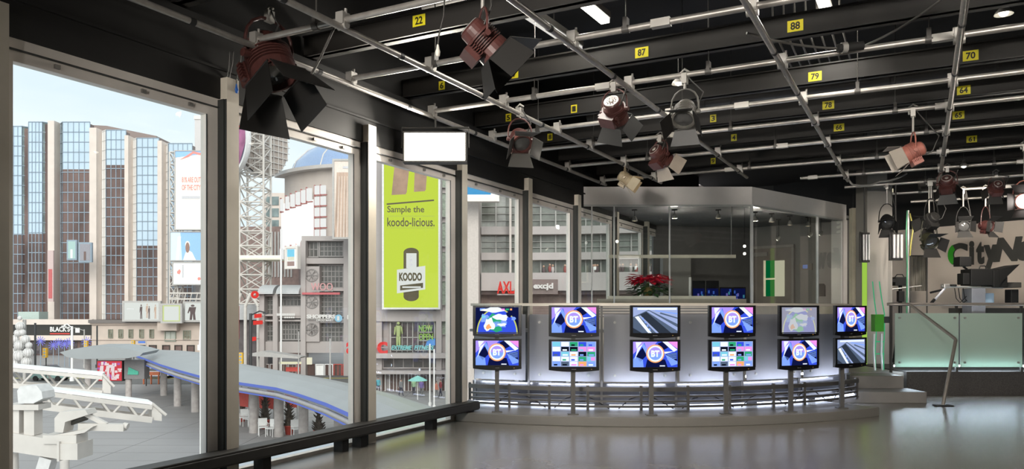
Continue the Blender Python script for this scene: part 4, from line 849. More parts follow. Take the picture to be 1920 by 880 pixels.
# ---- beige stone building
D = 148
t = bld('stone_building', 'beige stone corner building with dark cornice and small windows', 'building', 280, 680, D)
STONE = mat('beige_stone', (.52,.43,.37), .85, var=.06, scale=.6)
g = G(CF); g.box(X(172, D), X(430, D), D, D+13, GZ, Z(604, D), 0); g.box(X(170, D), X(430, D), D-.9, D+.5, Z(606, D), Z(600, D), 1); g.box(X(171, D), X(430, D), D-.5, D, Z(609, D), Z(606, D), 0); g.box(X(172, D), X(430, D), D-.25, D, Z(638, D), Z(636, D), 0)
g.box(X(302, D), X(338, D), D-1.6, D, Z(620, D), Z(604, D), 0); g.build('walls', [STONE, mat('dark_cornice', (.16,.14,.13), .7)], t)
def window(parent, px, py, w, h, D, mats, nx=2, nz=2, dep=.25, name='window'):
    g = G(CF); x0, x1, z0, z1 = X(px-w/2, D), X(px+w/2, D), Z(py+h/2, D), Z(py-h/2, D)
    g.box(x0, x1, D-.06, D-.02, z0, z1, 0); f = min(.16, (x1-x0)*.1)
    for (a0, a1, b0, b1) in ((x0-f, x0, z0-f, z1+f), (x1, x1+f, z0-f, z1+f), (x0, x1, z1, z1+f), (x0, x1, z0-f, z0)): g.box(a0, a1, D-dep, D, b0, b1, 1)
    for k in range(1, nx): c = x0+(x1-x0)*k/nx; g.box(c-f*.3, c+f*.3, D-.12, D-.02, z0, z1, 1)
    for k in range(1, nz): c = z0+(z1-z0)*k/nz; g.box(x0, x1, D-.12, D-.02, c-f*.3, c+f*.3, 1)
    return g.build(name, mats, parent)
WG = mat('warm_window', (.16,.15,.12), .2, var=.7, scale=1.2, emit=(.5,.4,.2), es=.12); TRIMG = mat('green_grey_trim', (.25,.27,.22), .6)
for px in (208, 227, 246, 266, 285): window(t, px, 626, 7, 15, D, [WG, TRIMG])
window(t, 320, 631, 18, 16, D-1.6 if False else D, [mat('pale_bay_glass', (.42,.43,.38), .3), TRIMG], 2, 1); window(t, 351, 629, 12, 16, D, [WG, TRIMG])
for px in (207, 227, 247, 267, 287, 312, 335, 358): window(t, px, 655, 12, 13, D, [BRNREF, mat('black_awning', (.04,.035,.03), .7)], 1, 1)
def figure2d(g, u, v0, v1, m, w=.03, L=2):
    h = v1-v0; g.disc(u, v1-h*.07, w*.55, m, L, 12, rv=h*.07); g.poly([(u-w, v1-h*.16), (u+w, v1-h*.16), (u+w*.7, v0+h*.45), (u+w*.9, v0), (u+w*.2, v0), (u, v0+h*.4), (u-w*.2, v0), (u-w*.9, v0), (u-w*.7, v0+h*.45)], m, L)
    g.poly([(u-w, v1-h*.17), (u-w*1.5, v0+h*.45), (u-w*1.2, v0+h*.43), (u-w*.6, v1-h*.3)], m, L)
def board(name, label, px0, px1, py0, py1, D, mats, art, yaw=0, frame=.35, cat='billboard', legs=True, depth=.6):
    cx = (px0+px1)/2; W2 = (X(px1, D)-X(px0, D))/2; z0, z1 = Z(py1, D), Z(py0, D); c = cf(X(cx, D), D, z0)
    t = thing(name, label, cat, tuple(c), YAW+math.radians(yaw)); T = WM[t.name]; h = z1-z0
    g = G(T); g.box(-W2-frame, W2+frame, .03, depth, -frame, h+frame)
    for (a0, a1, b0, b1) in ((-W2-frame, -W2, -frame, h+frame), (W2, W2+frame, -frame, h+frame), (-W2, W2, h, h+frame), (-W2, W2, -frame, 0)): g.box(a0, a1, -.12, .03, b0, b1)
    g.build('frame', mats[-1], t)
    g = G(T); g.frame((-W2, 0, 0), (1,0,0), (0,0,1), 2*W2, h); g.step = max(.01, h*.002); art(g); g.build('poster', mats[:-1], t)
    return t
LITW = glow('lit_white_poster', (.86,.87,.84), 1); DKF = mat('dark_figure', (.10,.07,.07), .7); BRF = mat('tan_figure', (.45,.32,.25), .7)
MF = mat('grey_metal_frame', (.42,.40,.38), .5)
D = 146
def a1(g): g.rect(0,0,1,1,0,0); figure2d(g,.49,.05,.9,1,.035); figure2d(g,.66,.1,.95,2,.03); figure2d(g,.72,.05,.8,1,.025); figure2d(g,.90,.05,.9,2,.03); g.rect(.08,.62,.28,.66,3,1)
t = board('roof_billboard', 'long white billboard with small standing figures on the stone roof', 233, 298, 568, 600, D, [LITW, DKF, BRF, mat('faint_grey', (.6,.6,.6), .6), MF], a1)
def a2(g): g.rect(0,0,1,1,1,0); g.rect(.08,.06,.92,.94,0,1)
t = board('roof_billboard', 'square glowing board edged yellow green on the roof over the bay window', 305, 338, 573, 603, D-2, [LITW, glow('lime_edge', (.72,.80,.35), 1), MF], a2)
def a3(g): g.rect(0,0,1,1,0,0); figure2d(g,.22,.02,.92,1,.10); g.poly([(.72,.25),(.80,.2),(.95,.1),(.93,.06),(.78,.15)],2,1)
t = board('roof_billboard', 'white billboard with one large dark coated figure beside the white mast', 347, 412, 569, 601, D, [LITW, DKF, mat('faint_grey', (.6,.6,.6), .6), MF], a3)
# ---- scaffold tower with stacked billboards
D = 152
t = bld('billboard_scaffold', 'white steel scaffold holding stacked billboards behind the white mast', 'scaffold', 350, 600, D)
def lattice(g, x0, x1, y0, y1, z0, z1, n, r, m=0):
    cs_ = [(x0, y0), (x1, y0), (x1, y1), (x0, y1)]
    for x, y in cs_: g.tube((x, y, z0), (x, y, z1), r*1.5, m, 6)
    for k in range(n+1):
        z = z0+(z1-z0)*k/n
        for q in range(4): a_, b_ = cs_[q], cs_[(q+1) % 4]; g.tube((a_[0], a_[1], z), (b_[0], b_[1], z), r, m, 5, cap=False)
        if k < n:
            zz = z0+(z1-z0)*(k+1)/n
            for q in range(4):
                a_, b_ = cs_[q], cs_[(q+1) % 4]; 
                g.tube((a_[0], a_[1], z), (b_[0], b_[1], zz), r*.8, m, 5, cap=False)
                if q in (0, 2): g.tube((b_[0], b_[1], z), (a_[0], a_[1], zz), r*.8, m, 5, cap=False)
g = G(CF); lattice(g, X(318, D), X(333, D), D, D+2.5, Z(604, D), Z(285, D), 14, .11); g.build('lattice_leg', OUTW, t)
g = G(CF); lattice(g, X(372, D), X(386, D), D+1, D+3, Z(604, D), Z(285, D), 14, .11); g.build('lattice_leg', OUTW, t)
g = G(CF)
for k in range(3): g.box(X(318, D), X(395, D), D-.2, D, Z(572-k*11, D)-.15, Z(572-k*11, D)+.15)
for k in range(7): g.tube((X(322+k*11, D), D-.1, Z(572, D)), (X(327+k*11, D), D-.1, Z(550, D)), .12, n=5)
g.build('base_truss', OUTW, t)
CREAMP = mat('cream_poster', (.80,.74,.68), .7, var=.02); REDT = mat('pale_red_text', (.78,.28,.24), .7); GRT = mat('pale_grey_text', (.55,.54,.56), .7)
BLU = mat('poster_blue', (.30,.50,.80), .7); BLU2 = mat('poster_blue_pale', (.62,.76,.90), .7); SKN = mat('poster_skin', (.30,.18,.14), .7)
def a4(g): g.rect(0,0,1,1,0,0); g.poly([(0,.92),(1,.97),(1,1.0),(0,1.0)],3,1); g.poly([(.15,.89),(.45,.93),(.62,.97),(1,.94),(1,.97),(.6,1.0),(.4,.95)],1,2); g.text('81% ARE OUT', .22,.60,.86,.67,1,1,.02); g.text('OF THE CITY', .22,.50,.86,.57,1,1,.02); g.rect(.22,.39,.84,.425,2,1)
board('poster_billboard', 'tall cream billboard with pale red text OF THE CITY', 329, 384, 284, 430, D-1, [CREAMP, REDT, GRT, BLU, MF], a4, frame=.2)
def a5(g): g.rect(0,0,1,1,0,0); g.poly([(0,0),(.35,0),(.3,1),(0,1)],1,1); g.poly([(.16,0),(.26,0),(.32,.85),(.22,.85)],2,2); g.poly([(.38,0),(.78,0),(.66,.28),(.56,.35),(.46,.28)],2,2); g.disc(.52,.45,.065,3,3,16,rv=.19); g.disc(.52,.55,.075,2,2,16,rv=.14)
board('poster_billboard', 'blue billboard with a white robed figure in the middle of the stack', 320, 381, 436, 488, D-1.5, [BLU, BLU2, WPAN, SKN, MF], a5, frame=.2)
def a6(g): g.rect(0,0,1,1,0,0); g.poly([(.12,.6),(.2,.7),(.24,.6),(.2,.45),(.12,.5)],1,1); g.rect(.28,.3,.33,.9,2,1); g.disc(.82,.25,.05,1,1)
board('poster_billboard', 'white billboard with small red mark, lowest of the stack', 325, 384, 493, 533, D-1.5, [WPAN, REDT, GRT, MF], a6, frame=.2)
# ---- round disc signs on a lattice media tower
D = 112
t = bld('media_tower', 'white lattice tower rising beside the round sign', 'tower', 469, 600, D)
g = G(CF); lattice(g, X(449, D), X(494, D), D, D+3.4, Z(570, D), Z(215, D), 13, .12); g.build('lattice_mast', OUTW, t)
g = G(CF)
for a_, b_ in ((452, 443), (490, 498), (470, 460), (470, 484)): g.tube(P(a_, 550, D), P(b_, 575, D), .25, n=6); g.tube(P(b_, 575, D), (X(b_, D), D, GZ), .25, n=6)
g.build('splayed_legs', OUTW, t)
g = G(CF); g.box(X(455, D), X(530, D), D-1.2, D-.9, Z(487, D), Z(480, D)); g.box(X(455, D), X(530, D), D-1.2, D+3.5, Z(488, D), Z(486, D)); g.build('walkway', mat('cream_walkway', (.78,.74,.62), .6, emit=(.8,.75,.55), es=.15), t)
def rounddisc(name, label, pxc, pyc, rxpx, rypx, D, yaw, back=False):
    R = rypx*D/F; c = cf(X(pxc, D), D, Z(pyc, D)); t = thing(name, label, 'sign', tuple(c), YAW+math.radians(yaw)); T = WM[t.name]
    My = T @ Matrix.Rotation(PI/2, 4, 'X')
    G().lathe([(.001,-.6),(R*1.02,-.6),(R*1.04,-.3),(R*1.04,.15),(R*.97,.15)], My, n=48, smooth=False).build('rim', mat('pale_rim', (.66,.65,.64), .5), t)
    g = G(T); g.frame((-R, -.12 if not back else .7, -R), (1,0,0), (0,0,1), 2*R, 2*R)
    if not back:
        g.step = .03; g.disc(.5,.5,.49,0,0,48,rv=.49); g.poly([(.60,.98),(.98,.60),(.98,.45),(.8,.1),(.55,.02),(.62,.4),(.5,.7)],1,1); g.disc(.80,.80,.13,2,2,24,rv=.13); g.poly([(.5,.02),(.66,.06),(.72,.3),(.62,.62),(.55,.45),(.60,.2)],3,2); g.poly([(.55,.12),(.68,.08),(.70,.36),(.62,.36)],2,3)
        g.poly([(.30,.03),(.52,.01),(.50,.3),(.36,.55),(.18,.62),(.06,.35)],4,1)
        g.build('poster', [mat('disc_dark', (.10,.09,.13), .6), mat('disc_plum', (.30,.10,.20), .6, var=.4, scale=.5), mat('disc_red', (.62,.14,.12), .6), WPAN, mat('disc_slate', (.15,.14,.19), .6)], t)
    else:
        g2 = G(T)
        for k in range(-5, 6):
            h = math.sqrt(max(0, R*R-(k*R/5.5)**2)); g2.cb((k*R/5.5, -.62, 0), .12, .12, 2*h); g2.cb((0, -.66, k*R/5.5), 2*h, .12, .12)
        g2.lathe([(R*.98,.5),(R*1.04,.5),(R*1.04,.9),(R*.98,.9)], My, n=48); g2.build('rear_grid', OUTW, t)
        G(T).tube((0,-.5,0), (0,-.45,0), R*.97, n=40).build('backing', mat('tan_backing', (.42,.36,.32), .7), t)
    return t
rounddisc('round_sign', 'huge round sign with plum red and dark picture on the lattice tower', 427, 268, 48, 63, D-2, -38)
rounddisc('round_sign', 'back of a second huge round sign seen as a pale grid', 490, 268, 28, 63, D+5.5, 60, True)
# ---- background blocks
D = 205
t = bld('office_block', 'pale distant office block between the lattice tower and the white screen', 'building', 510, 560, D)
g = G(CF); g.box(X(494, D), X(540, D), D, D+20, GZ, Z(362, D), 0); 
for k in range(3): g.box(X(499, D), X(523, D), D-.2, D, Z(385+k*22, D), Z(369+k*22, D), 1)
g.build('walls', [BEI, DKG], t)
D = 150
t = bld('brown_block', 'reddish brown block behind the tower walkway', 'building', 515, 600, D); g = G(CF); g.box(X(444, D), X(560, D), D, D+20, GZ, Z(425, D), 0)
for k in range(9): g.box(X(497+k*6, D), X(500+k*6, D), D-.2, D, Z(520, D), Z(435, D), 1)
g.build('walls', [mat('brown_brick', (.26,.18,.16), .8, var=.2, scale=1), MF], t)
D = 118
t = bld('station_roof', 'grey flat podium roof below the lattice tower', 'building', 470, 640, D); G(CF).box(X(388, D), X(494, D), D+.5, D+9, GZ, Z(600, D)).build('walls', mat('dark_podium', (.12,.10,.10), .7, var=.3, scale=1), t); G(CF).box(X(388, D), X(497, D), D-.8, D+9, Z(600, D), Z(571, D)).build('roof_band', mat('pale_grey_band', (.50,.49,.49), .7), t)
t = bld('red_pylon_sign', 'narrow red upright sign at the mullion edge left of the podium', 'sign', 444, 640, 95); G(CF).box(X(440, 95), X(446.5, 95), 95, 95.4, Z(636, 95), Z(574, 95)).build('panel', RED, t); G(CF).tube((X(443, 95), 95.2, GZ), (X(443, 95), 95.2, Z(636, 95)), .1).build('post', MF, t)
# ---- media building with big LED screen
D = 112
t = bld('media_building', 'tan building with curved blue glass roof behind the white video wall', 'building', 600, 600, D)
TAN = mat('tan_cladding', (.47,.41,.37), .8, var=.05, scale=.4)
cc = (X(668, D), D+24); R = 24*1.0
def arcpts(R, a0, a1, n): return [(cc[0]+R*math.sin(a0+(a1-a0)*k/n), cc[1]-R*math.cos(a0+(a1-a0)*k/n)) for k in range(n+1)]
aw = -math.asin(min(1, (X(668, D)-X(530, D))/24*.98)) if True else -.6
g = G(CF); g.arcbox(cc, 9, 17.5, -1.0, .5, Z(452, D), Z(300, D), 0, 20); g.arcbox(cc, 16.8, 17.8, -1.02, .5, Z(455, D), Z(449, D), 1, 20); g.build('drum_wall', [TAN, ROOFB], t)
g = G(CF); g.arcbox(cc, 10, 18.8, -1.08, .5, Z(300, D), Z(293, D), 0, 24); g.build('eave', mat('pale_eave', (.50,.47,.45), .5), t)
g = G(CF); M = CF @ Matrix.Translation((cc[0]+1, cc[1], Z(293, D)))
g = G(); g.lathe([(17.2,0),(16.4,2.2),(14.5,4.2),(11,6.0),(6,7.2),(.01,7.8)], M, n=48)
for k in range(0, 48, 4):
    a_ = 2*PI*k/48; g.path([M @ Vector((r*math.cos(a_), r*math.sin(a_), z+.05)) for r, z in [(17.2,0),(16.4,2.2),(14.5,4.2),(11,6.0),(6,7.2)]], .12, 1, 5)
g.build('glass_dome', [mat('dome_blue', (.26,.36,.55), .2, var=.1), OUTW], t)
sR = 18.6
def media_phi(px):
    lo, hi = -1.4, 1.4
    for _ in range(40):
        m_ = (lo+hi)/2; x = cc[0]+sR*math.sin(m_); y = cc[1]-sR*math.cos(m_)
        if x/y < (px-960)/F: lo = m_
        else: hi = m_
    return lo
pa1, pb1 = media_phi(527), media_phi(588)
g = G(CF); g.arcbox(cc, sR-.3, sR, pa1, pb1, Z(447, D-8), Z(344, D-8), 0, 16)
v = tag(g.build('video_wall', glow('white_led_wall', (.95,.95,.93), 1.25)), 'huge curved blank white video wall on the media building', 'screen')
t2 = bld('light_box_grid', 'grid of white light boxes in red frames edging the video wall', 'light boxes', 600, 400, D-9)
LBX = glow('lit_box', (.92,.90,.90), 1.1); RFR = mat('red_brown_frame', (.40,.16,.15), .6)
def lbox(ph, z, w=.95, h=1.9):
    x = cc[0]+(sR+.15)*math.sin(ph); y = cc[1]-(sR+.15)*math.cos(ph); R = Matrix.Rotation(ph, 3, 'Z')
    g = G(CF); g.cb((x, y, z), w, .3, h, 0, R); g.cb((x-w*.58*math.cos(ph), y-w*.58*math.sin(ph)+.05, z), .10, .3, h*1.25, 1, R); g.cb((x, y+.1, z-h*.6), w*1.4, .25, .18, 1, R); g.build('light_box', [LBX, RFR], t2)
zt_, zb_ = Z(334, D-8), Z(457, D-8)
for k in range(6): ph = media_phi(530+k*10.2); lbox(ph, Z(347-k*2.8, D-8), .95 if k > 1 else .7); lbox(ph, Z(458-k*1.6, D-8), .95)
for c in range(2):
    for r in range(6): lbox(media_phi(596+c*11), Z(325+r*23.5, D-8), .85, 1.3)
def a7(g): g.rect(0,0,1,1,0,0); g.poly([(.1,.85),(.9,.85),(1,.0),(0,.0)],1,1); [g.poly([(.1+k*.13,.0),(.16+k*.13,.0),(.22+k*.11,.8),(.19+k*.11,.8)],2,2) for k in range(6)]; g.text('ZARA', .4,.9,.75,.94,3,2,.01) if False else g.rect(.35,.90,.7,.93,3,2)
board('model_poster', 'tall poster of long flowing brown hair beside the light boxes', 627, 672, 302, 445, D-14, [mat('cream_skin', (.72,.62,.55), .7), mat('hair_tan', (.50,.36,.28), .7, var=.35, scale=1.2, stretch=(3,3,.2)), mat('hair_pale', (.66,.54,.46), .7), GRT, MF], a7, frame=.25)
# ---- mall frontage with columns, windows and shop signs
D = 104
MC = mat('mall_concrete', (.40,.36,.345), .8, var=.05, scale=.5); MG = mat('mall_dark_glass', (.10,.10,.095), .2, var=.35, scale=.8, emit=(.3,.22,.18), es=.06)
t = bld('shopping_centre', 'grey concrete shopping centre with dark gridded windows and round medallions', 'building', 590, 700, D)
g = G(CF); g.box(X(491, D), X(700, D), D+1, D+22, GZ+4.2, Z(540, D), 1); g.box(X(566, D), X(700, D), D+1, D+22, Z(540, D), Z(447, D), 1)
g.box(X(491, D), X(700, D), D, D+1, Z(662, D), Z(641, D), 0)
for px in (489, 514, 566, 646): g.box(X(px, D), X(px+9, D), D-.6, D+1, GZ, Z(550 if px < 560 else 452, D), 0)
for py in (553, 590, 600): g.box(X(491, D), X(566, D), D-.2, D+1, Z(py+3, D), Z(py, D), 0)
g.box(X(566, D), X(700, D), D-.1, D+1, Z(495, D), Z(484, D), 0); g.box(X(566, D), X(700, D), D-.1, D+1, Z(452, D), Z(443, D), 0); g.box(X(566, D), X(700, D), D-.1, D+1, Z(546, D), Z(541, D), 0); g.box(X(566, D), X(700, D), D-.1, D+1, Z(606, D), Z(598, D), 0)
g.box(X(574, D), X(600, D), D-.3, D+1, Z(641, D), Z(500, D), 0); g.box(X(522, D), X(566, D), D-.1, D+1, Z(597, D), Z(575, D), 0)
g.build('walls', [MC, MG], t)
for py in (517, 567, 618):
    M = CF @ Matrix.Translation((X(586, D), D-.35, Z(py, D))) @ Matrix.Rotation(PI/2, 4, 'X')
    g = G(); g.lathe([(.75,.0),(.82,.1),(.9,0)], M, n=20); g.lathe([(.001,-.05),(.75,-.05)], M, 1, 20)
    for k in range(3): g.box(-.8, .8, -.05, .05, 0, .08, 0, M @ Matrix.Rotation(k*PI/3, 4, 'Z'))
    g.build('medallion', [mat('medallion_grey', (.25,.23,.22), .6), MG], t)
for (px, py, w_, h_, nx, nz) in ((504, 572, 17, 34, 3, 4), (545, 562, 40, 22, 6, 2), (504, 621, 17, 36, 3, 4), (544, 618, 38, 36, 7, 4), (622, 519, 42, 40, 6, 4), (622, 571, 42, 44, 6, 5), (622, 623, 42, 34, 6, 4), (622, 467, 42, 26, 6, 3), (680, 571, 40, 44, 6, 5), (680, 625, 40, 34, 6, 4), (680, 519, 40, 40, 6, 4), (585, 468, 22, 26, 3, 2)):
    window(t, px, py, w_, h_, D+1, [MG, mat('window_bars', (.30,.28,.27), .6)], nx, nz)
for k, px in enumerate((504, 545)):
    w_ = (14 if k == 0 else 21); M = CF @ Matrix.Translation((X(px, D), D+2, Z(552, D))) @ Matrix.Rotation(PI/2, 4, 'Y')
    n = 10; pts = [(X(px-w_, D), D-1+0, 0)]
    g = G(CF)
    prof = [(D-1.6+3.2*(1-math.cos(PI/2*q/n)), Z(552, D)+1.3*math.sin(PI/2*q/n)) for q in range(n+1)]+[(D+1.6, Z(552, D))]
    g.prism([(X(px-w_, D), y, z) for y, z in prof], (X(px+w_, D)-X(px-w_, D), 0, 0)); g.build('barrel_roof', mat('barrel_grey', (.42,.42,.42), .5), t)
# storefronts on ground floor
for k in range(12):
    px = 498+k*17; m_ = [BRNREF, mat('store_red', (.55,.10,.08), .6), WPAN][[0,0,0,0,1,0,2,2,1,1,2,2][k]]; window(t, px, 697, 13, 26, D+.5, [BRNREF if k % 3 else m_, m_ if k > 3 else MC], 2, 1)
# signs, each its own thing
def sign(lab, st, px0, px1, py0, py1, D, m, bold=.03, back=None, slant=0, depth=.25, cat='sign'):
    c = Wp((px0+px1)/2, py1, D); t = thing('shop_sign', lab, cat, tuple(c), YAW); x0, x1, z0, z1 = X(px0, D), X(px1, D), Z(py1, D), Z(py0, D)
    vs, fs = text_data(st, bold)
    for k, ch in enumerate([0]):
        g = G(CF)
        for L in range(3): g.add([Vector((x0+(x1-x0)*(x+slant*(y-.5)), D-.05-depth*L/2, z0+(z1-z0)*y)) for x, y in vs], fs, 0)
        g.fr = None; g.build('lettering', m, t)
    g = G(CF)
    if back: g.box(x0-.4, x1+.4, D, D+.15, z0-.3, z1+.3, 0); g.build('backboard', back, t)
    else: g.box(x0, x1, D, D+.1, z0-.12, z0-.02, 0); g.box(x0, x1, D, D+.1, (z0+z1)/2, (z0+z1)/2+.08, 0); g.build('mounting_rail', MF, t)
    return t
PINK = glow('pink_letters', (.85,.45,.45), 1); WLET = glow('white_letters', (.92,.88,.84), 1); REDL = glow('red_letters', (.85,.06,.05), 1)
sign('pink lettering WOO on the mall face above a red bar', 'WOO', 584, 624, 531, 545, D-1, PINK, -.01)
tag(G(CF).box(X(570, D), X(640, D), D-1, D-.6, Z(553, D), Z(549, D)).build('red_bar', mat('dull_red', (.50,.12,.13), .6)), 'thin dull red bar under the pink lettering', 'sign')
s_ = sign('white lettering SHOPPERS DRUG MART on the mall face', 'SHOPPERS', 576, 629, 590, 597.5, D-1, WLET, .03)
g = G(CF); vs, fs = text_data('DRUG MART', .02); g.add([Vector((X(597, D)+(X(629, D)-X(597, D))*x, D-1.1, Z(602.5, D)+(Z(599, D)-Z(602.5, D))*y)) for x, y in vs], fs); g.build('small_lettering', WLET, s_)
t = thing('shop_sign', 'round pale blue sign at the end of the white lettering', 'sign', tuple(Wp(637, 605, D-1)), YAW)
M = CF @ Matrix.Translation((X(638, D), D-1.1, Z(597, D))) @ Matrix.Rotation(PI/2, 4, 'X'); G().lathe([(.001,.1),(.42,.1),(.5,0),(.5,-.1)], M, n=24).build('disc', glow('pale_blue_disc', (.35,.65,.85), 1), t)
g = G(CF); g.box(X(636, D), X(640, D), D-1.22, D-1.2, Z(601, D), Z(593, D)); g.build('emblem', WLET, t)
t = thing('shop_sign', 'faint white lettering strip on the left mall windows', 'sign', tuple(Wp(540, 600, D-1)), YAW); g = G(CF)
for k in range(11): g.box(X(523+k*3.1, D), X(525+k*3.1, D), D-1, D-.8, Z(592.5, D), Z(588, D))
for k in range(5): g.box(X(537+k*3.9, D), X(539.6+k*3.9, D), D-1, D-.8, Z(597, D), Z(594, D))
g.build('lettering', WLET, t)
sign('white lettering EZ beside the column above the red AMC letters', 'EZ', 652, 676, 591, 599, D-2, WLET, .03)
for (a_, b_, c0, c1, lab) in ((484, 490, 546, 561, 'small round red sign high on the mall corner'), (486, 499, 588, 597, 'red square sign projecting from the mall corner'), (484, 501, 602, 608, 'thin red sign below the square one on the mall corner'), (481, 489, 632, 638, 'small red sign at the foot of the mall corner')):
    g = G(CF); x0, x1 = X(a_, D), X(b_, D); zc = Z((c0+c1)/2, D)
    if b_-a_ < 8 and c1-c0 > 10: g.lathe([(.2,.1),(.5,.1),(.5,-.1),(.2,-.1),(.2,.1)], CF.inverted() @ CF @ Matrix.Translation(((x0+x1)/2, D-2, zc)) @ Matrix.Rotation(PI/2, 4, 'X'), n=20)
    else: g.prism([(x0, D-2, zc-.3), (x1, D-2, zc-.2), (x1, D-2, zc+.3), (x0, D-2, zc+.25)], (0,.15,0))
    g.tube(((x0+x1)/2, D-1.95, zc), ((x0+x1)/2+.6, D+1, zc), .05, 1)
    tag(g.build('projecting_sign', [REDL, MF]), lab, 'sign')
# red cinema letters, hidden partly by the mullion
t = sign('big red rounded AMC letters on the mall face beside the mullion', 'amc', 650, 727, 641, 664, 83.5, REDL, .02)
def a8(g): g.rect(0,0,1,1,0,0); g.rect(.06,.55,.8,.95,1,1); g.rect(.1,.35,.8,.55,2,1); g.poly([(.06,.05),(.8,.05),(.8,.3),(.06,.3)],3,1)
board('wall_poster', 'small tilted screen with blue and sandy picture on the drum wall', 536, 557, 466, 501, D-4, [WPAN, mat('cyan_pic', (.16,.48,.66), .5), mat('sand_pic', (.60,.58,.46), .6), mat('brown_pic', (.30,.20,.18), .6), FRAME], a8, yaw=-18, frame=.25)
# ---- koodo tower
D = 84
t = bld('corner_tower', 'grey tower block carrying the tall lime billboard', 'building', 780, 740, D)
g = G(CF); g.box(X(694, D), X(870, D), D+1, D+18, GZ, Z(255, D), 0)
g.box(X(700, D), X(716, D), D, D+1, GZ, Z(600, D), 0); g.box(X(818, D), X(828, D), D-.3, D+1, GZ, Z(300, D), 0); g.box(X(700, D), X(870, D), D-.2, D+1, Z(603, D), Z(583, D), 0); g.box(X(700, D), X(842, D), D-1.2, D+1, Z(671, D), Z(662, D), 0); g.box(X(700, D), X(842, D), D-1.5, D+1, Z(700, D), Z(694, D), 0); g.build('walls', [MC], t)
window(t, 774, 633, 80, 56, D+.8, [mat('warm_dark_glass', (.09,.07,.07), .2, var=.5, scale=1.5), MF], 8, 2)
for k in range(5): window(t, 713+k*28, 716, 18, 34, D+.8, [BRNREF, WPAN if k != 3 else MF], 3, 1)
window(t, 775, 681, 110, 16, D+.8, [MG, MC], 6, 1)
for k in range(6): window(t, 833, 330+k*55, 7, 44, D+.8, [mat('greenish_glass', (.28,.33,.26), .3, var=.3), MF], 1, 3)
GRN2 = glow('green_neon', (.35,.62,.12), 1); CYN = glow('cyan_neon', (.25,.62,.62), 1)
sign('green lettering NOW in the dark tower window', 'NOW', 786, 811, 610, 622, D-.2, GRN2, -.01); sign('green lettering OPEN just below NOW in the tower window', 'OPEN', 786, 812, 626, 638, D-.2, GRN2, -.01)
sign('slanted cyan lettering EXTREME along the foot of the tower window', 'EXTREME', 735, 772, 648, 656, D-.2, CYN, .02, slant=.05); sign('slanted cyan lettering FITNESS along the foot of the tower window', 'FITNESS', 778, 813, 648, 656, D-.2, CYN, .02, slant=.05)
tag(G(CF).prism([P(798, 648, D-.3), P(800, 641, D-.3), P(806, 636, D-.3), P(816, 635, D-.3), P(816, 648, D-.3)], (0,.2,0)).build('blue_decal', mat('bright_blue_decal', (.06,.25,.62), .5)), 'bright blue patch sign at the lower right of the tower window', 'sign')
t = thing('window_mannequin', 'pale green clothed mannequin standing in the tower window', 'mannequin', tuple(Wp(748, 650, D-.1)), YAW)
g = G(CF); c = P(747, 628, D); 
for (dx, z0, z1, r0, r1) in ((0,-.2,1.0,.22,.32), (-.14,-1.3,-.2,.10,.15), (.14,-1.3,-.2,.10,.15), (-.42,0,.85,.07,.10), (.42,.1,.85,.07,.10)): g.tube((c.x+dx, c.y, c.z+z0), (c.x+dx*.8, c.y, c.z+z1), r0, 0, 8, r1)
g.sphere((c.x, c.y, c.z+1.25), .19); g.build('body', mat('lime_cloth', (.38,.45,.20), .7), t)
LIME = glow('lime_poster', (.66,.80,.085), 1.0); DBR = mat('dark_brown_print', (.07,.055,.02), .6); BRN = mat('brown_leg_print', (.30,.19,.13), .7, var=.2, scale=.8)
def a9(g):
    asp = g.fr[3]/g.fr[4]
    g.rect(0,0,1,1,0,0); g.poly([(.14,.715),(.22,1),(.50,1),(.42,.735),(.40,.72)],2,1); g.poly([(.55,.735),(.58,1),(.82,1),(.77,.75),(.75,.74)],2,1)
    g.poly([(.05,.652),(.92,.677),(.92,.687),(.05,.662)],1,1)
    g.text('Sample the', .06,.592,.74,.646,1,1,.015); g.text('koodo-licious.', .06,.515,.93,.572,1,1,.015); g.rect(.06,.580,.92,.583,3,1); g.rect(.06,.505,.92,.508,3,1)
    g.poly([(.36,.38)]+[(.5+.14*math.cos(q),.35+.03*math.sin(q)) for q in [PI-PI*k/12 for k in range(13)]]+[(.64,.10)]+[(.5+.14*math.cos(q),.07+.03*math.sin(q)) for q in [-PI*k/12 for k in range(13)]],1,1)
    g.rect(.41,.25,.60,.345,4,2); g.poly([(.24,.09),(.76,.115),(.76,.265),(.24,.24)],4,3); g.text('KOODO', .28,.168,.70,.222,1,4,.05)
    g.poly([(.30,.108),(.72,.125),(.72,.157),(.30,.140)],1,4); g.rect(.48,.29,.52,.33,5,3); g.rect(.48,.265,.52,.28,5,3); g.rect(.34,.124,.68,.134,4,5)
board('lime_billboard', 'tall lime green billboard reading Sample the koodo-licious', 720, 822, 282, 577, D-1.5, [LIME, DBR, BRN, mat('olive_line', (.30,.36,.05), .6), LITW, GRT, mat('silver_frame', (.62,.61,.58), .4)], a9, frame=.2)
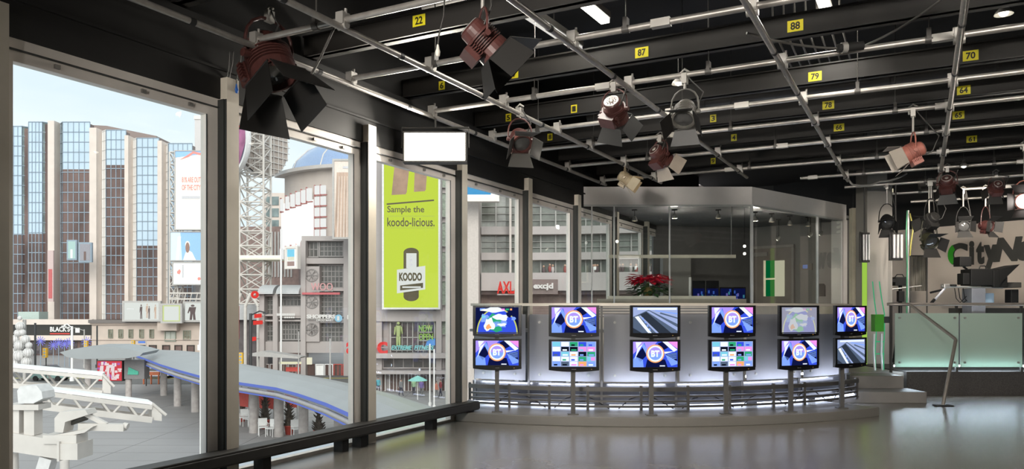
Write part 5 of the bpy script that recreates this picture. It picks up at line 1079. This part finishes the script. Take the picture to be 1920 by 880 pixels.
# ---- curved glass mall at right
D = 66
t = bld('curved_mall', 'curved grey mall front with glass bands seen through the far windows', 'building', 960, 700, D)
cc2 = (X(900, D)+2, D-38)     # concave curve centred nearer than the wall
def band(g, R0, R1, a0, a1, py1, py0, m): g.arcbox(cc2, -R1, -R0, a0, a1, Z(py1, D), Z(py0, D), m, 20)
g = G(CF); A0, A1 = -.05, 1.05
for (y1, y0, d, m) in ((440, 425, 0, 0), (488, 474, 0, 0), (546, 513, -1.2, 0), (360, 348, 0, 0), (300, 200, 0, 0), (553, 546, -.6, 2), (700, 553, .5, 3)): band(g, 38+d, 39.5+d, -A1, -A0, y1, y0, m)
g.build('floor_bands', [MC, MG, BRNREF, mat('brown_brick_dim', (.23,.165,.145), .8, var=.2, scale=1.5)], t)
g = G(CF); band(g, 38.9, 39.4, -A1, -A0, 515, 300, 0)
g.build('glass_skin', mat('mall_green_glass', (.13,.14,.125), .15, var=.5, scale=.8, emit=(.35,.28,.2), es=.07), t)
g = G(CF)
for k in range(34):
    a_ = -A1+(A1-A0*-1*-1 if False else (A1-A0))*k/33; x = cc2[0]-38.8*math.sin(a_); y = cc2[1]+38.8*math.cos(a_); g.cb((x, y, (Z(515, D)+Z(300, D))/2), .12, .2, Z(300, D)-Z(515, D))
for py in (385, 399, 412, 452, 463): band(g, 38.7, 38.85, -A1, -A0, py+.8, py, 0)
g.build('mullion_grid', mat('grey_mullions', (.32,.31,.29), .6), t)
g = G(CF); g.box(X(872, D), X(901, D), D-4, D+2, GZ, Z(372, D), 0); g.box(X(955, D), X(959, D), D-1.2, D, Z(513, D), Z(370, D), 0); g.build('pier', mat('pale_pier', (.52,.46,.42), .8), t)
random.seed(11)
tt_ = thing('terrace_crowd', 'dim warm lights and seated people behind the mall terrace parapet', 'crowd', tuple(Wp(960, 512, D-1)), YAW); tt_['kind'] = 'stuff'
g = G(CF)
for k in range(90):
    a_ = -.9+1.15*random.random(); x = cc2[0]+37.9*math.sin(.08+.9*random.random()); y = cc2[1]+math.sqrt(max(1, 37.9**2-(x-cc2[0])**2)); z = Z(514, D)+random.random()*.15; m_ = random.randint(0, 3)
    g.lathe([(.08,0),(.16,.25),(.12,.48),(.05,.52)], Matrix.Translation((x, y, z)), m_, 8); g.sphere((x, y, z+.62), .10, 4, 8)
g.build('seated_people', [DKF, MC, WHT, mat('dull_maroon', (.25,.07,.06), .7), mat('skin_tone', (.45,.28,.2), .6)], tt_)
for o in list(bpy.data.objects):
    pass
def a10(g): g.rect(0,0,1,1,0,0); g.rect(.08,.12,.86,1,1,1); g.text('YAHOO', .2,.6,.7,.8,0,2) if False else None
board('blue_billboard', 'white framed bright blue billboard at the top of the fourth window', 868, 929, 322, 371, D-6, [WPAN, glow('azure_poster', (.10,.42,.80), 1), FRAME], a10, frame=.3)
sign('big red lettering AXLA on the curved mall parapet', 'AXLA', 932, 975, 528, 551, D-3, REDL, .03, depth=.3)
sign('white lettering EXCJD on a dark fascia of the curved mall', 'excjd', 1000, 1037, 531, 545, D-3, WLET, .04, back=mat('fascia_brown', (.16,.12,.11), .7))
# ================================================================== PLAZA
# canopy
GLASSG = mat('canopy_sheet', (.30,.315,.32), .4, var=.05, scale=.4); BLUS = glow('blue_edge_light', (.18,.25,.75), .9)
cz = -3.55
def onz(px, py, z): Dd = (1.5-z)*F/(py-580); return Vector((X(px, Dd), Dd, z))
near = [onz(255, 667, cz), onz(300, 684, cz), onz(335, 695, cz), onz(375, 706, cz), onz(445, 718, cz), onz(520, 729, cz), onz(560, 740, cz), onz(610, 757, cz), onz(655, 777, cz), onz(700, 800, cz), onz(760, 840, cz)]
far = [onz(262, 663, cz), onz(300, 658, cz), onz(335, 658, cz), onz(375, 661, cz), onz(445, 683, cz), onz(520, 699, cz), onz(560, 706, cz), onz(610, 713, cz), onz(655, 721, cz), onz(740, 742, cz), onz(838, 772, cz)]
t = thing('plaza_canopy', 'long curving grey canopy with blue lit edge on concrete columns', 'canopy', tuple(CF @ Vector((near[4].x, near[4].y, GZ))), YAW)
g = G(CF); n = len(near)
def rise(f): return .9*math.sin(PI*f)**.8
def crv(i, f): p = near[i].lerp(far[i], f); return Vector((p.x, p.y, cz+.6*math.sin(PI*f)))
vs = []; M_ = 6
for i in range(n):
    for k in range(M_+1): vs.append(crv(i, k/M_))
for i in range(n):
    for k in range(M_+1): p = crv(i, k/M_); vs.append(p-Vector((0,0,.22)))
o_ = n*(M_+1); fs = []
for i in range(n-1):
    for k in range(M_):
        a_ = i*(M_+1)+k; fs += [(a_, a_+M_+1, a_+M_+2, a_+1), (o_+a_, o_+a_+1, o_+a_+M_+2, o_+a_+M_+1)]
    a_ = i*(M_+1); fs += [(a_, o_+a_, o_+a_+M_+1, a_+M_+1)]; a_ += M_; fs += [(a_, a_+M_+1, o_+a_+M_+1, o_+a_)]
g.add(vs, fs, 0); g.build('roof_sheet', GLASSG, t)
G(CF).path([p+Vector((0,-.12,-.02)) for p in near], .10, n=6).build('blue_edge', BLUS, t)
G(CF).path([p+Vector((0,.1,-.42)) for p in near], .16, n=6).build('lower_gutter', MF, t); G(CF).path([p+Vector((0,-.05,-.60)) for p in near], .05, n=6).build('blue_edge', BLUS, t)
CCOL = mat('rough_concrete', (.42,.38,.36), .9, var=.15, scale=3)
for (px, py) in ((307, 742), (333, 762), (366, 773), (476, 812), (523, 819), (569, 829), (636, 850), (409, 784)):
    p = onz(px, py, GZ); G(CF).tube((p.x, p.y, GZ), (p.x, p.y, cz-.1), .33, n=14).build('column', CCOL, t)
# pavilion
D = 76
t = bld('plaza_pavilion', 'small grey roofed pavilion left of the long canopy', 'pavilion', 200, 740, D)
g = G(CF); pts = [P(112, 661, D-2), P(135, 655, D-2), P(170, 651, D-2), P(215, 651, D-2), P(250, 657, D-2), P(268, 662, D-2), P(262, 668, D-2), P(240, 672, D-2), P(150, 674, D-2), P(125, 670, D-2)]
g.prism(pts, (.6,2.2,.2)); g.build('curved_roof', GLASSG, t); 
for px in (165, 241): G(CF).tube(P(px, 668, D+1), (X(px, D+1), D+1, GZ), .30, n=12).build('post', CCOL, t)
G(CF).box(X(228, D), X(266, D), D+.5, D+1.6, Z(712, D), Z(676, D)).build('grey_panel', mat('grey_cube', (.20,.19,.19), .6), t)
g = G(CF); g.prism([P(239, 703, D+.4), P(241, 689, D+.4), P(259, 697, D+.4), P(259, 703, D+.4)], (0,.1,0)); g.build('green_emblem', mat('teal_emblem', (.08,.42,.30), .6), t)
g = G(CF); g.box(X(178, D), X(226, D), D+.4, D+.9, Z(716, D), Z(677, D), 0); g.frame((X(179, D), D+.35, Z(715, D)), (1,0,0), (0,0,1), X(225, D)-X(179, D), Z(678, D)-Z(715, D)); g.step = .01
g.rect(0,0,1,1,1,1); random.seed(5)
for k in range(30): u, v = random.random()*.88, random.random()*.85; g.rect(u, v, u+.08+.1*random.random(), v+.06+.12*random.random(), 2 if k % 3 else 3, 2+k*.1)
for k, u in enumerate((.15,.4,.6)): figure2d(g, u+.05, .05, .9, 2, .07, 6)
tag(g.build('led_screen', [SOFTB, glow('led_red', (.75,.08,.10), 1), glow('led_pale', (.95,.80,.82), 1), glow('led_violet', (.50,.15,.5), 1)]), 'bright red and white video screen under the pavilion roof', 'screen')
# ornament tree of wire spheres
D = 92
t = bld('ornament_tree', 'stacked pyramid of pale wire spheres at the left window edge', 'ornament tree', 40, 685, D)
SPH = mat('frosty_sphere', (.56,.54,.53), .5, var=.15, scale=3)
for (px, py, r) in ((37, 597, 4), (38, 612, 8), (34, 625, 7), (42, 624, 6), (28, 637, 8), (48, 637, 8), (36, 648, 9), (54, 648, 6), (36, 668, 11), (53, 662, 9), (22, 662, 9), (50, 679, 9), (28, 682, 8)):
    c = P(px, py, D); R = r*D/F; g = G(CF); g.sphere(c, R*.92, 0, 12)
    for k in range(6): a_ = k*PI/6; g.lathe([(R*.98, -.03),(R*1.04, 0),(R*.98, .03)], Matrix.Translation(c) @ Matrix.Rotation(a_, 4, 'Z') @ Matrix.Rotation(PI/2, 4, 'X'), 1, 14)
    g.build('wire_sphere', [SPH, WPAN], t)
G(CF).tube((X(38, D), D+.8, GZ), (X(38, D), D+.8, Z(600, D)), .2).build('trunk_pole', MF, t)
# white stage booms in the foreground
def boom(lab, A, B, depth, hgt):
    A, B = Vector(A), Vector(B); t = thing('steel_boom', lab, 'boom', tuple(CF @ Vector((A.x, A.y, GZ))), YAW); d = (B-A).normalized(); s_ = Vector((-d.y, d.x, 0)).normalized()*depth
    G(CF).beam(A+s_/2, B+s_/2, depth*1.1, .10).build('top_flange', mat('boom_flange', (.85,.84,.82), .5, var=.03), t)
    g = G(CF); dn_ = Vector((0,0,-hgt)); g.beam(A+dn_, B+dn_, .16, .22); g.beam(A+s_+dn_, B+s_+dn_, .16, .22); g.beam(A+Vector((0,0,-.15)), B+Vector((0,0,-.15)), .12, .16); g.build('chord', OUTW, t)
    g = G(CF); n = max(4, int((B-A).length/1.1))
    for k in range(n):
        a_ = A.lerp(B, k/n); b_ = A.lerp(B, (k+.5)/n); c_ = A.lerp(B, (k+1)/n); g.tube(a_, b_+dn_, .05, n=6); g.tube(b_+dn_, c_, .05, n=6); g.tube(a_+s_, b_+s_+dn_, .05, n=6)
        g.tube(a_+dn_, a_+dn_+s_, .04, n=5)
    g.build('bracing', OUTW, t)
    g = G(CF); g.prism([B+Vector((0,0,-.05)), B+dn_, B+dn_+d*.35, B+d*.35+dn_*.6], s_); g.tube(B, B+d*.5+dn_*.6, .06); g.build('end_plate', OUTW, t)
    q = A.lerp(B, .22)+s_/2; G(CF).tube((q.x, q.y, GZ), q+dn_, .16).build('support_post', OUTW, t)
    return t
boom('long white steel truss boom, the upper one ending before the red screen', P(-60, 680, 34), P(192, 703, 36), 1.1, .85)
boom('long white steel truss boom, the lower one reaching farthest right', P(74, 729, 27), P(285, 757, 29), 1.0, .62)
t = thing('boom_base', 'heavy white steel base girder with gear housing at the lower left', 'steel base', tuple(CF @ Vector((X(90, 22), 22, GZ))), YAW)
D = 22
G(CF).beam(P(-60, 812, D), P(128, 842, D), .55, .52).build('base_girder', OUTW, t)
g = G(CF); g.box(X(126, D), X(160, D), D-.4, D+.4, Z(858, D), Z(828, D)); g.box(X(124, D), X(128, D), D-.45, D+.45, Z(860, D), Z(824, D)); g.build('end_box', OUTW, t)
G(CF).beam(P(92, 858, D), P(60, 960, D), .35, .35).build('leg', mat('white_flange', (.62,.61,.60), .5), t); G(CF).tube(P(20, 850, D+.2), (X(20, D), D+.2, GZ), .2).build('leg', OUTW, t)
G(CF).tube(P(90, 900, D), (X(85, D), D, GZ), .16).build('leg', OUTW, t)
for (a_, b_, c0, c1) in ((26, 44, 760, 815), (53, 72, 755, 815)): G(CF).box(X(a_, D), X(b_, D), D-.2, D+.2, Z(c1, D), Z(c0, D)).build('upright', OUTW, t)
G(CF).box(X(20, D), X(84, D), D-.3, D+.3, Z(767, D), Z(757, D)).build('cross_plate', OUTW, t)
G(CF).prism([P(34, 757, D-.3), P(32, 733, D-.3), P(38, 725, D-.3), P(68, 723, D-.3), P(78, 735, D-.3), P(80, 748, D-.3), P(62, 757, D-.3)], (0,.6,0)).build('gear_housing', mat('white_flange', (.62,.61,.60), .5), t)
g = G(CF); g.prism([P(102, 810, D-.3), P(102, 785, D-.3), P(112, 773, D-.3), P(160, 769, D-.3), P(165, 778, D-.3), P(122, 792, D-.3), P(118, 812, D-.3)], (0,.5,0)); g.box(X(94, D), X(156, D), D-.35, D+.25, Z(829, D), Z(813, D)); g.prism([P(92, 818, D-.3), P(158, 806, D-.3), P(175, 800, D-.3), P(158, 812, D-.3), P(100, 824, D-.3)], (0,.5,0)); g.build('hinge_block', OUTW, t)
g = G(CF); g.beam(P(150, 800, D), P(235, 802, D), .22, .20); g.beam(P(160, 776, D), P(200, 797, D), .12, .12); g.tube(P(232, 798, D), P(240, 800, D), .09); g.build('short_arm', OUTW, t)
G(CF).tube(P(118, 797, D+.1), P(162, 782, D+.1), .10, n=10).build('dark_piston', mat('dark_hydraulic', (.06,.055,.05), .4), t)
# foreground white mast
D = 38
t = thing('white_mast', 'tall white mast rising beside the first mullion', 'mast', tuple(CF @ Vector((X(383, D), D, GZ))), YAW)
G(CF).box(X(374.5, D), X(391, D), D, D+.4, GZ, Z(655, D)).build('mast_base', WPAN, t); G(CF).box(X(371, D), X(393, D), D-.05, D+.45, Z(657, D), Z(647, D)).build('collar', WPAN, t)
G(CF).prism([P(373, 647, D+.1), P(388, 647, D+.1), P(392, 350, D+.1), P(388, 350, D+.1)], (0,.2,0)).build('mast_upper', mat('pale_mast', (.72,.72,.74), .5), t)
# planters with dark conifers, red hanging panels
REDP = mat('red_planter', (.60,.10,.075), .5); CON2 = mat('dark_conifer', (.075,.06,.048), .9, var=.4, scale=5)
pl = [(452, 791, 730, 'red planter with dark conifer left of the first visible canopy column'), (497, 804, 740, 'red planter with dark conifer between two canopy columns'), (542, 815, 757, 'red planter with dark conifer between the middle canopy columns'), (597, 824, 772, 'red planter with dark narrow conifer farthest right under the canopy')]
for (px, py, pt, lab) in pl:
    p = onz(px, py, GZ); D_ = p.y; t = thing('potted_conifer', lab, 'potted tree', tuple(CF @ p)); M = Matrix.Translation(CF @ p)
    rr = 10*D_/F*.9; hh = 17*D_/F
    G().lathe([(.001,0),(rr*.7,0),(rr,hh),(rr*1.06,hh),(rr*1.06,hh*.93),(rr*.9,hh*.9),(.001,hh*.88)], M, n=20).build('planter', REDP, t)
    H = (py-pt)*D_/F; g = G(); prof = []
    for k in range(13): f = k/12; prof.append(((rr*.85*(1-f)**.8+.03)*(1+.12*(k % 2)), hh*.85+(H-hh*.85)*f))
    g.lathe(prof, M, n=14)
    for k in range(60): f = random.random()**1.3; a_ = random.random()*2*PI; r_ = rr*.85*(1-f)**.8; z = hh*.9+(H-hh*.9)*f; c = M @ Vector((r_*math.cos(a_), r_*math.sin(a_), z)); g.tube(c, c+Vector((math.cos(a_)*.25, math.sin(a_)*.25, .22)), .05, 0, 4, .01)
    g.build('foliage', CON2, t)
for k, (a_, b_, c0, c1) in enumerate([(447, 467, 728, 764), (484, 498, 733, 768), (500, 514, 732, 768), (534, 558, 738, 765)]):
    D_ = 60+k*.5; t = thing('red_banner', ['red hanging panel nearest the second mullion column', 'darker red hanging panel left of the second canopy column', 'red hanging panel touching the second canopy column', 'broad red hanging panel in the middle of the canopy'][k], 'banner', tuple(CF @ Vector((X((a_+b_)/2, D_), D_, GZ))), YAW)
    G(CF).prism([P(a_, c0, D_), P(b_, c0+2, D_), P(b_-2, c1, D_), P(a_+3, c1-2, D_)], (0,.12,0)).build('panel', mat('banner_red', (.58,.09,.07), .6), t)
    for px in (a_+1, b_-1): G(CF).tube((X(px, D_), D_+.06, GZ), (X(px, D_), D_+.06, Z(c0, D_)), .05).build('pole', MF, t)
def chair(lab, px, py, yaw):
    p = onz(px, py, GZ); t = thing('outdoor_chair', lab, 'chair', tuple(CF @ p), YAW+yaw, 'white outdoor chairs'); T = WM[t.name]
    s_ = 1.3
    G(T).box(-.24*s_, .24*s_, -.24*s_, .24*s_, .44*s_, .48*s_).build('seat', WPAN, t); G(T).box(-.24*s_, .24*s_, .21*s_, .25*s_, .5*s_, .92*s_).build('backrest', WPAN, t)
    for x in (-.22, .22):
        for y in (-.22, .22): G(T).tube((x*s_, y*s_, 0), (x*s_, y*s_, .44*s_), .025, n=6).build('leg', WPAN, t)
    for x in (-.25, .25): G(T).path([(x*s_, -.2*s_, .44*s_), (x*s_, -.2*s_, .68*s_), (x*s_, .24*s_, .68*s_)], .02).build('armrest', WPAN, t)
for a_ in (('white outdoor chair nearest the second mullion column', 458, 797, .3), ('white outdoor chair just left of the first whole canopy column', 466, 800, -.5), ('white outdoor chair under the second conifer, left of its neighbour', 493, 817, .4), ('white outdoor chair against the second canopy column', 509, 819, -.3), ('white outdoor chair beside the third planter', 556, 820, .6)): chair(*a_)
# street furniture
def pole(lab, px, py0, py1, D, r, m, arm=None, name='street_lamp', cat='street lamp'):
    t = thing(name, lab, cat, tuple(CF @ Vector((X(px, D), D, GZ))), YAW); z1 = Z(py0, D)
    G(CF).tube((X(px, D), D, GZ), (X(px, D), D, z1), r, n=10).build('pole', m, t); G(CF).tube((X(px, D), D, GZ), (X(px, D), D, GZ+.5), r*2).build('base', m, t)
    if arm: g = G(CF); g.path([(X(px, D), D, z1-.2), (X(px, D)+arm*.6, D, z1+.25), (X(px, D)+arm, D, z1+.1)], r*.5); g.cb((X(px, D)+arm, D, z1), .5, .25, .12); g.build('lamp_arm', m, t)
    return t
BLP = mat('black_pole', (.04,.04,.04), .5)
pole('white street lamp post in front of the black fascia sign', 135, 612, 700, 96, .14, WPAN, -1.0); pole('slim grey street lamp with a long arm near the stone building', 158, 618, 700, 118, .09, MF, -2.2)
pole('black post with stacked signals left of the fascia sign', 66, 606, 700, 100, .13, BLP, None, 'traffic_signal', 'traffic signal'); pole('black post with white globes at the stone building corner', 182, 611, 690, 118, .12, BLP, None)
pole('tall black post at the left of the mall corner', 470, 588, 700, 84, .16, BLP, 1.6); pole('white slim post right of the lime billboard foot', 806, 645, 760, 70, .07, WPAN, None, 'flag_post', 'post'); pole('second white slim post near the third mullion', 814, 655, 760, 68, .07, WPAN, None, 'flag_post', 'post')
pole('tall pale street post before the mall entrance', 619, 635, 720, 80, .08, MF, None); pole('thin grey street post left of the amc letters', 560, 622, 715, 84, .06, MF, None)
pole('pale post below the video wall corner', 527, 430, 520, 101, .12, WPAN, None, 'banner_post', 'post')
for (px, py, D_, lab) in ((85, 662, 96, 'yellow traffic signal near the ornament tree'), (162, 647, 112, 'yellow traffic signal in front of the stone corner'), (250, 646, 120, 'small yellow traffic signal above the pavilion roof'), (452, 672, 84, 'yellow traffic signal beside the second mullion column'), (273, 689, 90, 'yellow traffic signal under the canopy tip')):
    c = P(px, py, D_); t = thing('traffic_signal', lab, 'traffic signal', tuple(CF @ Vector((c.x, c.y, GZ))), YAW)
    g = G(CF); g.cb(c, .45, .4, 1.2, 0); 
    for k in range(3): g.tube((c.x, c.y-.22, c.z+.38-k*.38), (c.x, c.y-.20, c.z+.38-k*.38), .14, 1, 10)
    g.build('signal_head', [mat('signal_yellow', (.75,.42,.03), .5), MUL], t); G(CF).tube((c.x, c.y+.15, GZ), (c.x, c.y+.15, c.z+.4), .07).build('pole', BLP, t)
# blue street name sign, orange barrier, tram stop roof
g = G(CF); D_ = 118; g.box(X(259, D_), X(272, D_), D_, D_+.08, Z(644, D_), Z(640, D_), 0); g.tube((X(274, D_), D_, GZ), (X(274, D_), D_, Z(638, D_)), .06, 1); tag(g.build('street_sign', [mat('sign_blue', (.08,.18,.55), .5), MF]), 'small blue street name sign in front of the stone building', 'sign')
g = G(CF); D_ = 92; g.box(X(266, D_), X(298, D_), D_, D_+.3, Z(704, D_), Z(698, D_)); 
for px in (268, 282, 296): g.box(X(px, D_), X(px+1, D_), D_, D_+.3, GZ, Z(698, D_))
tag(g.build('orange_barrier', mat('orange_plastic', (.75,.22,.10), .6)), 'low orange barrier behind the canopy tip', 'barrier')
t = thing('tram_shelter', 'thin pale shelter roof on posts in the street before the mall', 'shelter', tuple(CF @ Vector((X(500, 90), 90, GZ))), YAW)
G(CF).prism([P(466, 664, 90), P(490, 659, 90), P(564, 670, 90), P(560, 673, 90), P(468, 668, 90)], (0,2.5,0)).build('roof', MF, t)
for px in (480, 520, 555): G(CF).tube((X(px, 90), 91, GZ), (X(px, 90), 91, Z(668, 90)), .08).build('post', MF, t)
tag(G(CF).box(X(523, 96), X(564, 96), 96, 96.3, Z(683, 96), Z(679, 96)).build('light_strip', glow('cream_strip', (.9,.85,.6), 1)), 'cream lit strip above the shop windows behind the canopy', 'light strip')
tag(G(CF).box(X(575, 90), X(584, 90), 90, 90.3, Z(684, 90), Z(671, 90)).build('lit_box_sign', glow('cream_box', (.95,.88,.68), 1)), 'small glowing cream box sign above the canopy', 'sign')
g = G(CF); D_ = 97; vs, fs = text_data('GYM', .03); g.add([Vector((X(535, D_)+(X(562, D_)-X(535, D_))*x, D_, Z(697, D_)+(Z(689, D_)-Z(697, D_))*y)) for x, y in vs], fs) if False else g.box(X(536, D_), X(562, D_), D_, D_+.2, Z(697, D_), Z(689, D_)); tag(g.build('red_shop_sign', mat('shop_red', (.70,.10,.08), .5)), 'bright red shop sign just above the canopy roof', 'sign')
def car(lab, px, D, m, yaw=0):
    t = thing('car', lab, 'car', tuple(CF @ Vector((X(px, D), D, GZ))), YAW+yaw); T = WM[t.name]
    prof = [(-2.2,.35),(-2.25,.75),(-1.9,.95),(-1.2,1.0),(-.7,1.42),(.7,1.45),(1.4,1.0),(2.1,.9),(2.2,.6),(2.15,.35)]
    G(T).prism([(x, -.85, z) for x, z in prof], (0,1.7,0)).build('body', m, t, bevel=.05)
    G(T).prism([(x, -.87, z) for x, z in ((-1.05,1.02),(-.65,1.35),(.62,1.38),(1.15,1.02))], (0,1.74,0)).build('side_window', MG, t)
    for x in (-1.4, 1.4):
        for y in (-.8, .8): G(T).tube((x, y-.1, .33), (x, y+.1, .33), .33, n=16).build('wheel', BLACK, t)
for a_ in (('dark car passing behind the ornament tree', 90, 104, mat('car_dark', (.05,.05,.06), .2)), ('teal grey car in the street left of the pavilion', 95, 97, mat('car_teal', (.20,.30,.28), .2)), ('silver car in the street behind the pavilion roof', 290, 100, mat('car_silver', (.5,.5,.52), .2)), ('dark car seen beyond the canopy columns', 345, 102, mat('car_dark', (.05,.05,.06), .2)), ('orange taxi by the mullion left of the mall', 455, 98, mat('car_orange', (.7,.3,.05), .3))): car(*a_)
def person(lab, px, py, top, bottom, hairc, yaw=0, walk=.25, s=1.0):
    p = onz(px, py, GZ); t = thing('person', lab, 'person', tuple(CF @ p), YAW+yaw); T = WM[t.name]
    J = [((0,0,.95),.15),((0,0,1.15),.15),((0,0,1.38),.17),((0,0,1.50),.07),((0,-.02,1.60),.095),((0,0,1.70),.09),((.18,0,1.42),.07),((.24,.04,1.15),.05),((.26,-.08,.92),.04),((.27,-.10,.83),.045),((-.18,0,1.42),.07),((-.24,-.04,1.15),.05),((-.26,.06,.92),.04),((-.27,.05,.83),.045),
         ((.09,0,.88),.11),((.10,-walk*.5,.50),.075),((.10,-walk*.7,.10),.05),((.10,-walk*.7-.14,.05),.045),((-.09,0,.88),.11),((-.10,walk*.3,.50),.075),((-.10,walk*.9,.12),.05),((-.10,walk*.9-.12,.05),.045)]
    Ed = [(0,1),(1,2),(2,3),(3,4),(4,5),(2,6),(6,7),(7,8),(8,9),(2,10),(10,11),(11,12),(12,13),(0,14),(14,15),(15,16),(16,17),(0,18),(18,19),(19,20),(20,21)]
    me = bpy.data.meshes.new('t'); me.from_pydata([j[0] for j in J], Ed, []); o = bpy.data.objects.new('t', me); COL.objects.link(o)
    md = o.modifiers.new('s', 'SKIN'); 
    for v, j in zip(me.skin_vertices[0].data, J): v.radius = (j[1], j[1]*.8)
    me.skin_vertices[0].data[0].use_root = True; o.modifiers.new('u', 'SUBSURF').levels = 1
    bpy.context.view_layer.update(); m2 = bpy.data.meshes.new_from_object(o.evaluated_get(bpy.context.evaluated_depsgraph_get())); bpy.data.objects.remove(o)
    m2.materials.append(mat('skin_tone', (.45,.28,.2), .6)); m2.materials.append(top); m2.materials.append(bottom)
    for f in m2.polygons: z = f.center.z; f.material_index = 0 if (z > 1.5 or (abs(f.center.x) > .2 and z < .9)) else (1 if z > .88 else 2); f.use_smooth = True
    m2.name = 'body'; o = bpy.data.objects.new('body', m2); COL.objects.link(o); o.parent = t; WM[o.name] = WM[t.name]; o.scale = (s, s, s)
    G(T).sphere((0, .02*s, 1.69*s), .105*s, n=10).build('hair', hairc, t)
CL = lambda n_, c: mat('cloth_'+n_, c, .9)
for a_ in (('person in a teal jacket walking before the white storefront', 709, 739, CL('teal', (.10,.35,.42)), CL('dark', (.04,.04,.06)), DKF, .4), ('person in a dark coat walking behind the teal jacket', 702, 741, CL('dark', (.04,.04,.06)), CL('dark', (.04,.04,.06)), DKF, -.5), ('person in a green top standing before the storefront windows', 776, 742, CL('green', (.30,.45,.28)), CL('dark', (.04,.04,.06)), DKF, 0), ('person in an orange coat near the white slim posts', 818, 748, CL('orange', (.60,.22,.15)), CL('grey', (.2,.2,.2)), DKF, 1.0),
           ('person in a maroon coat by the storefront right end', 826, 744, CL('maroon', (.25,.05,.06)), CL('dark', (.04,.04,.06)), DKF, -1), ('person in a grey coat below the dark tower window', 752, 743, CL('grey', (.2,.2,.2)), CL('dark', (.04,.04,.06)), DKF, .8), ('person in a violet top among the street strollers', 790, 744, CL('violet', (.22,.16,.40)), CL('grey', (.2,.2,.2)), DKF, .2)): person(*a_)
t = thing('market_umbrella', 'small teal and orange market umbrella by the storefront', 'umbrella', tuple(CF @ onz(783, 750, GZ))); p = CF @ onz(783, 750, GZ)
G().tube(p, p+Vector((0,0,2.3)), .04).build('pole', WPAN, t); G().lathe([(1.0,1.9),(.6,2.15),(.02,2.4)], Matrix.Translation(p), n=8, smooth=False).build('canopy', mat('teal_canvas', (.25,.55,.50), .8), t)

# ================================================================== added soft fill lamps, unseen behind and beside the viewpoint
for (x, y, lab, tx, ty, tz, pw) in ((-2.2, -1.6, 'added soft fill bank nearest the windows, behind the viewpoint', -3.5, 12, 2.5, 85), (1.2, -1.2, 'added soft fill bank in the middle, behind the viewpoint', .5, 13, 2.5, 85), (4.2, 1.5, 'added soft fill bank beyond the right edge of the view', 3.5, 16, 1.7, 42)):
    t = thing('fill_bank', lab, 'studio light', (x, y, 3.3), 0, 'added fill banks out of view')
    c = Vector((x, y, 3.3)); d = (Vector((tx, ty, tz))-c).normalized(); M = Matrix.Translation(c) @ d.to_track_quat('Z', 'Y').to_matrix().to_4x4()
    G(M).box(-.5, .5, -.25, .25, -.18, 0).build('housing', SOFTB, t); G(M).box(-.46, .46, -.21, .21, 0, .01).build('diffuser', glow('fill_face', (1,.95,.88), 6), t)
    G().tube(c-d*.1, (c.x-d.x*.1, c.y-d.y*.1, 3.8), .015).build('hanging_pole', SOFTB, t)  # pole made for the added fill bank
    lamp('AREA', 'fill_lamp', t, c+d*.03, pw, (1,.94,.86), c+d*3, .9, .4).data.spread = math.radians(60)
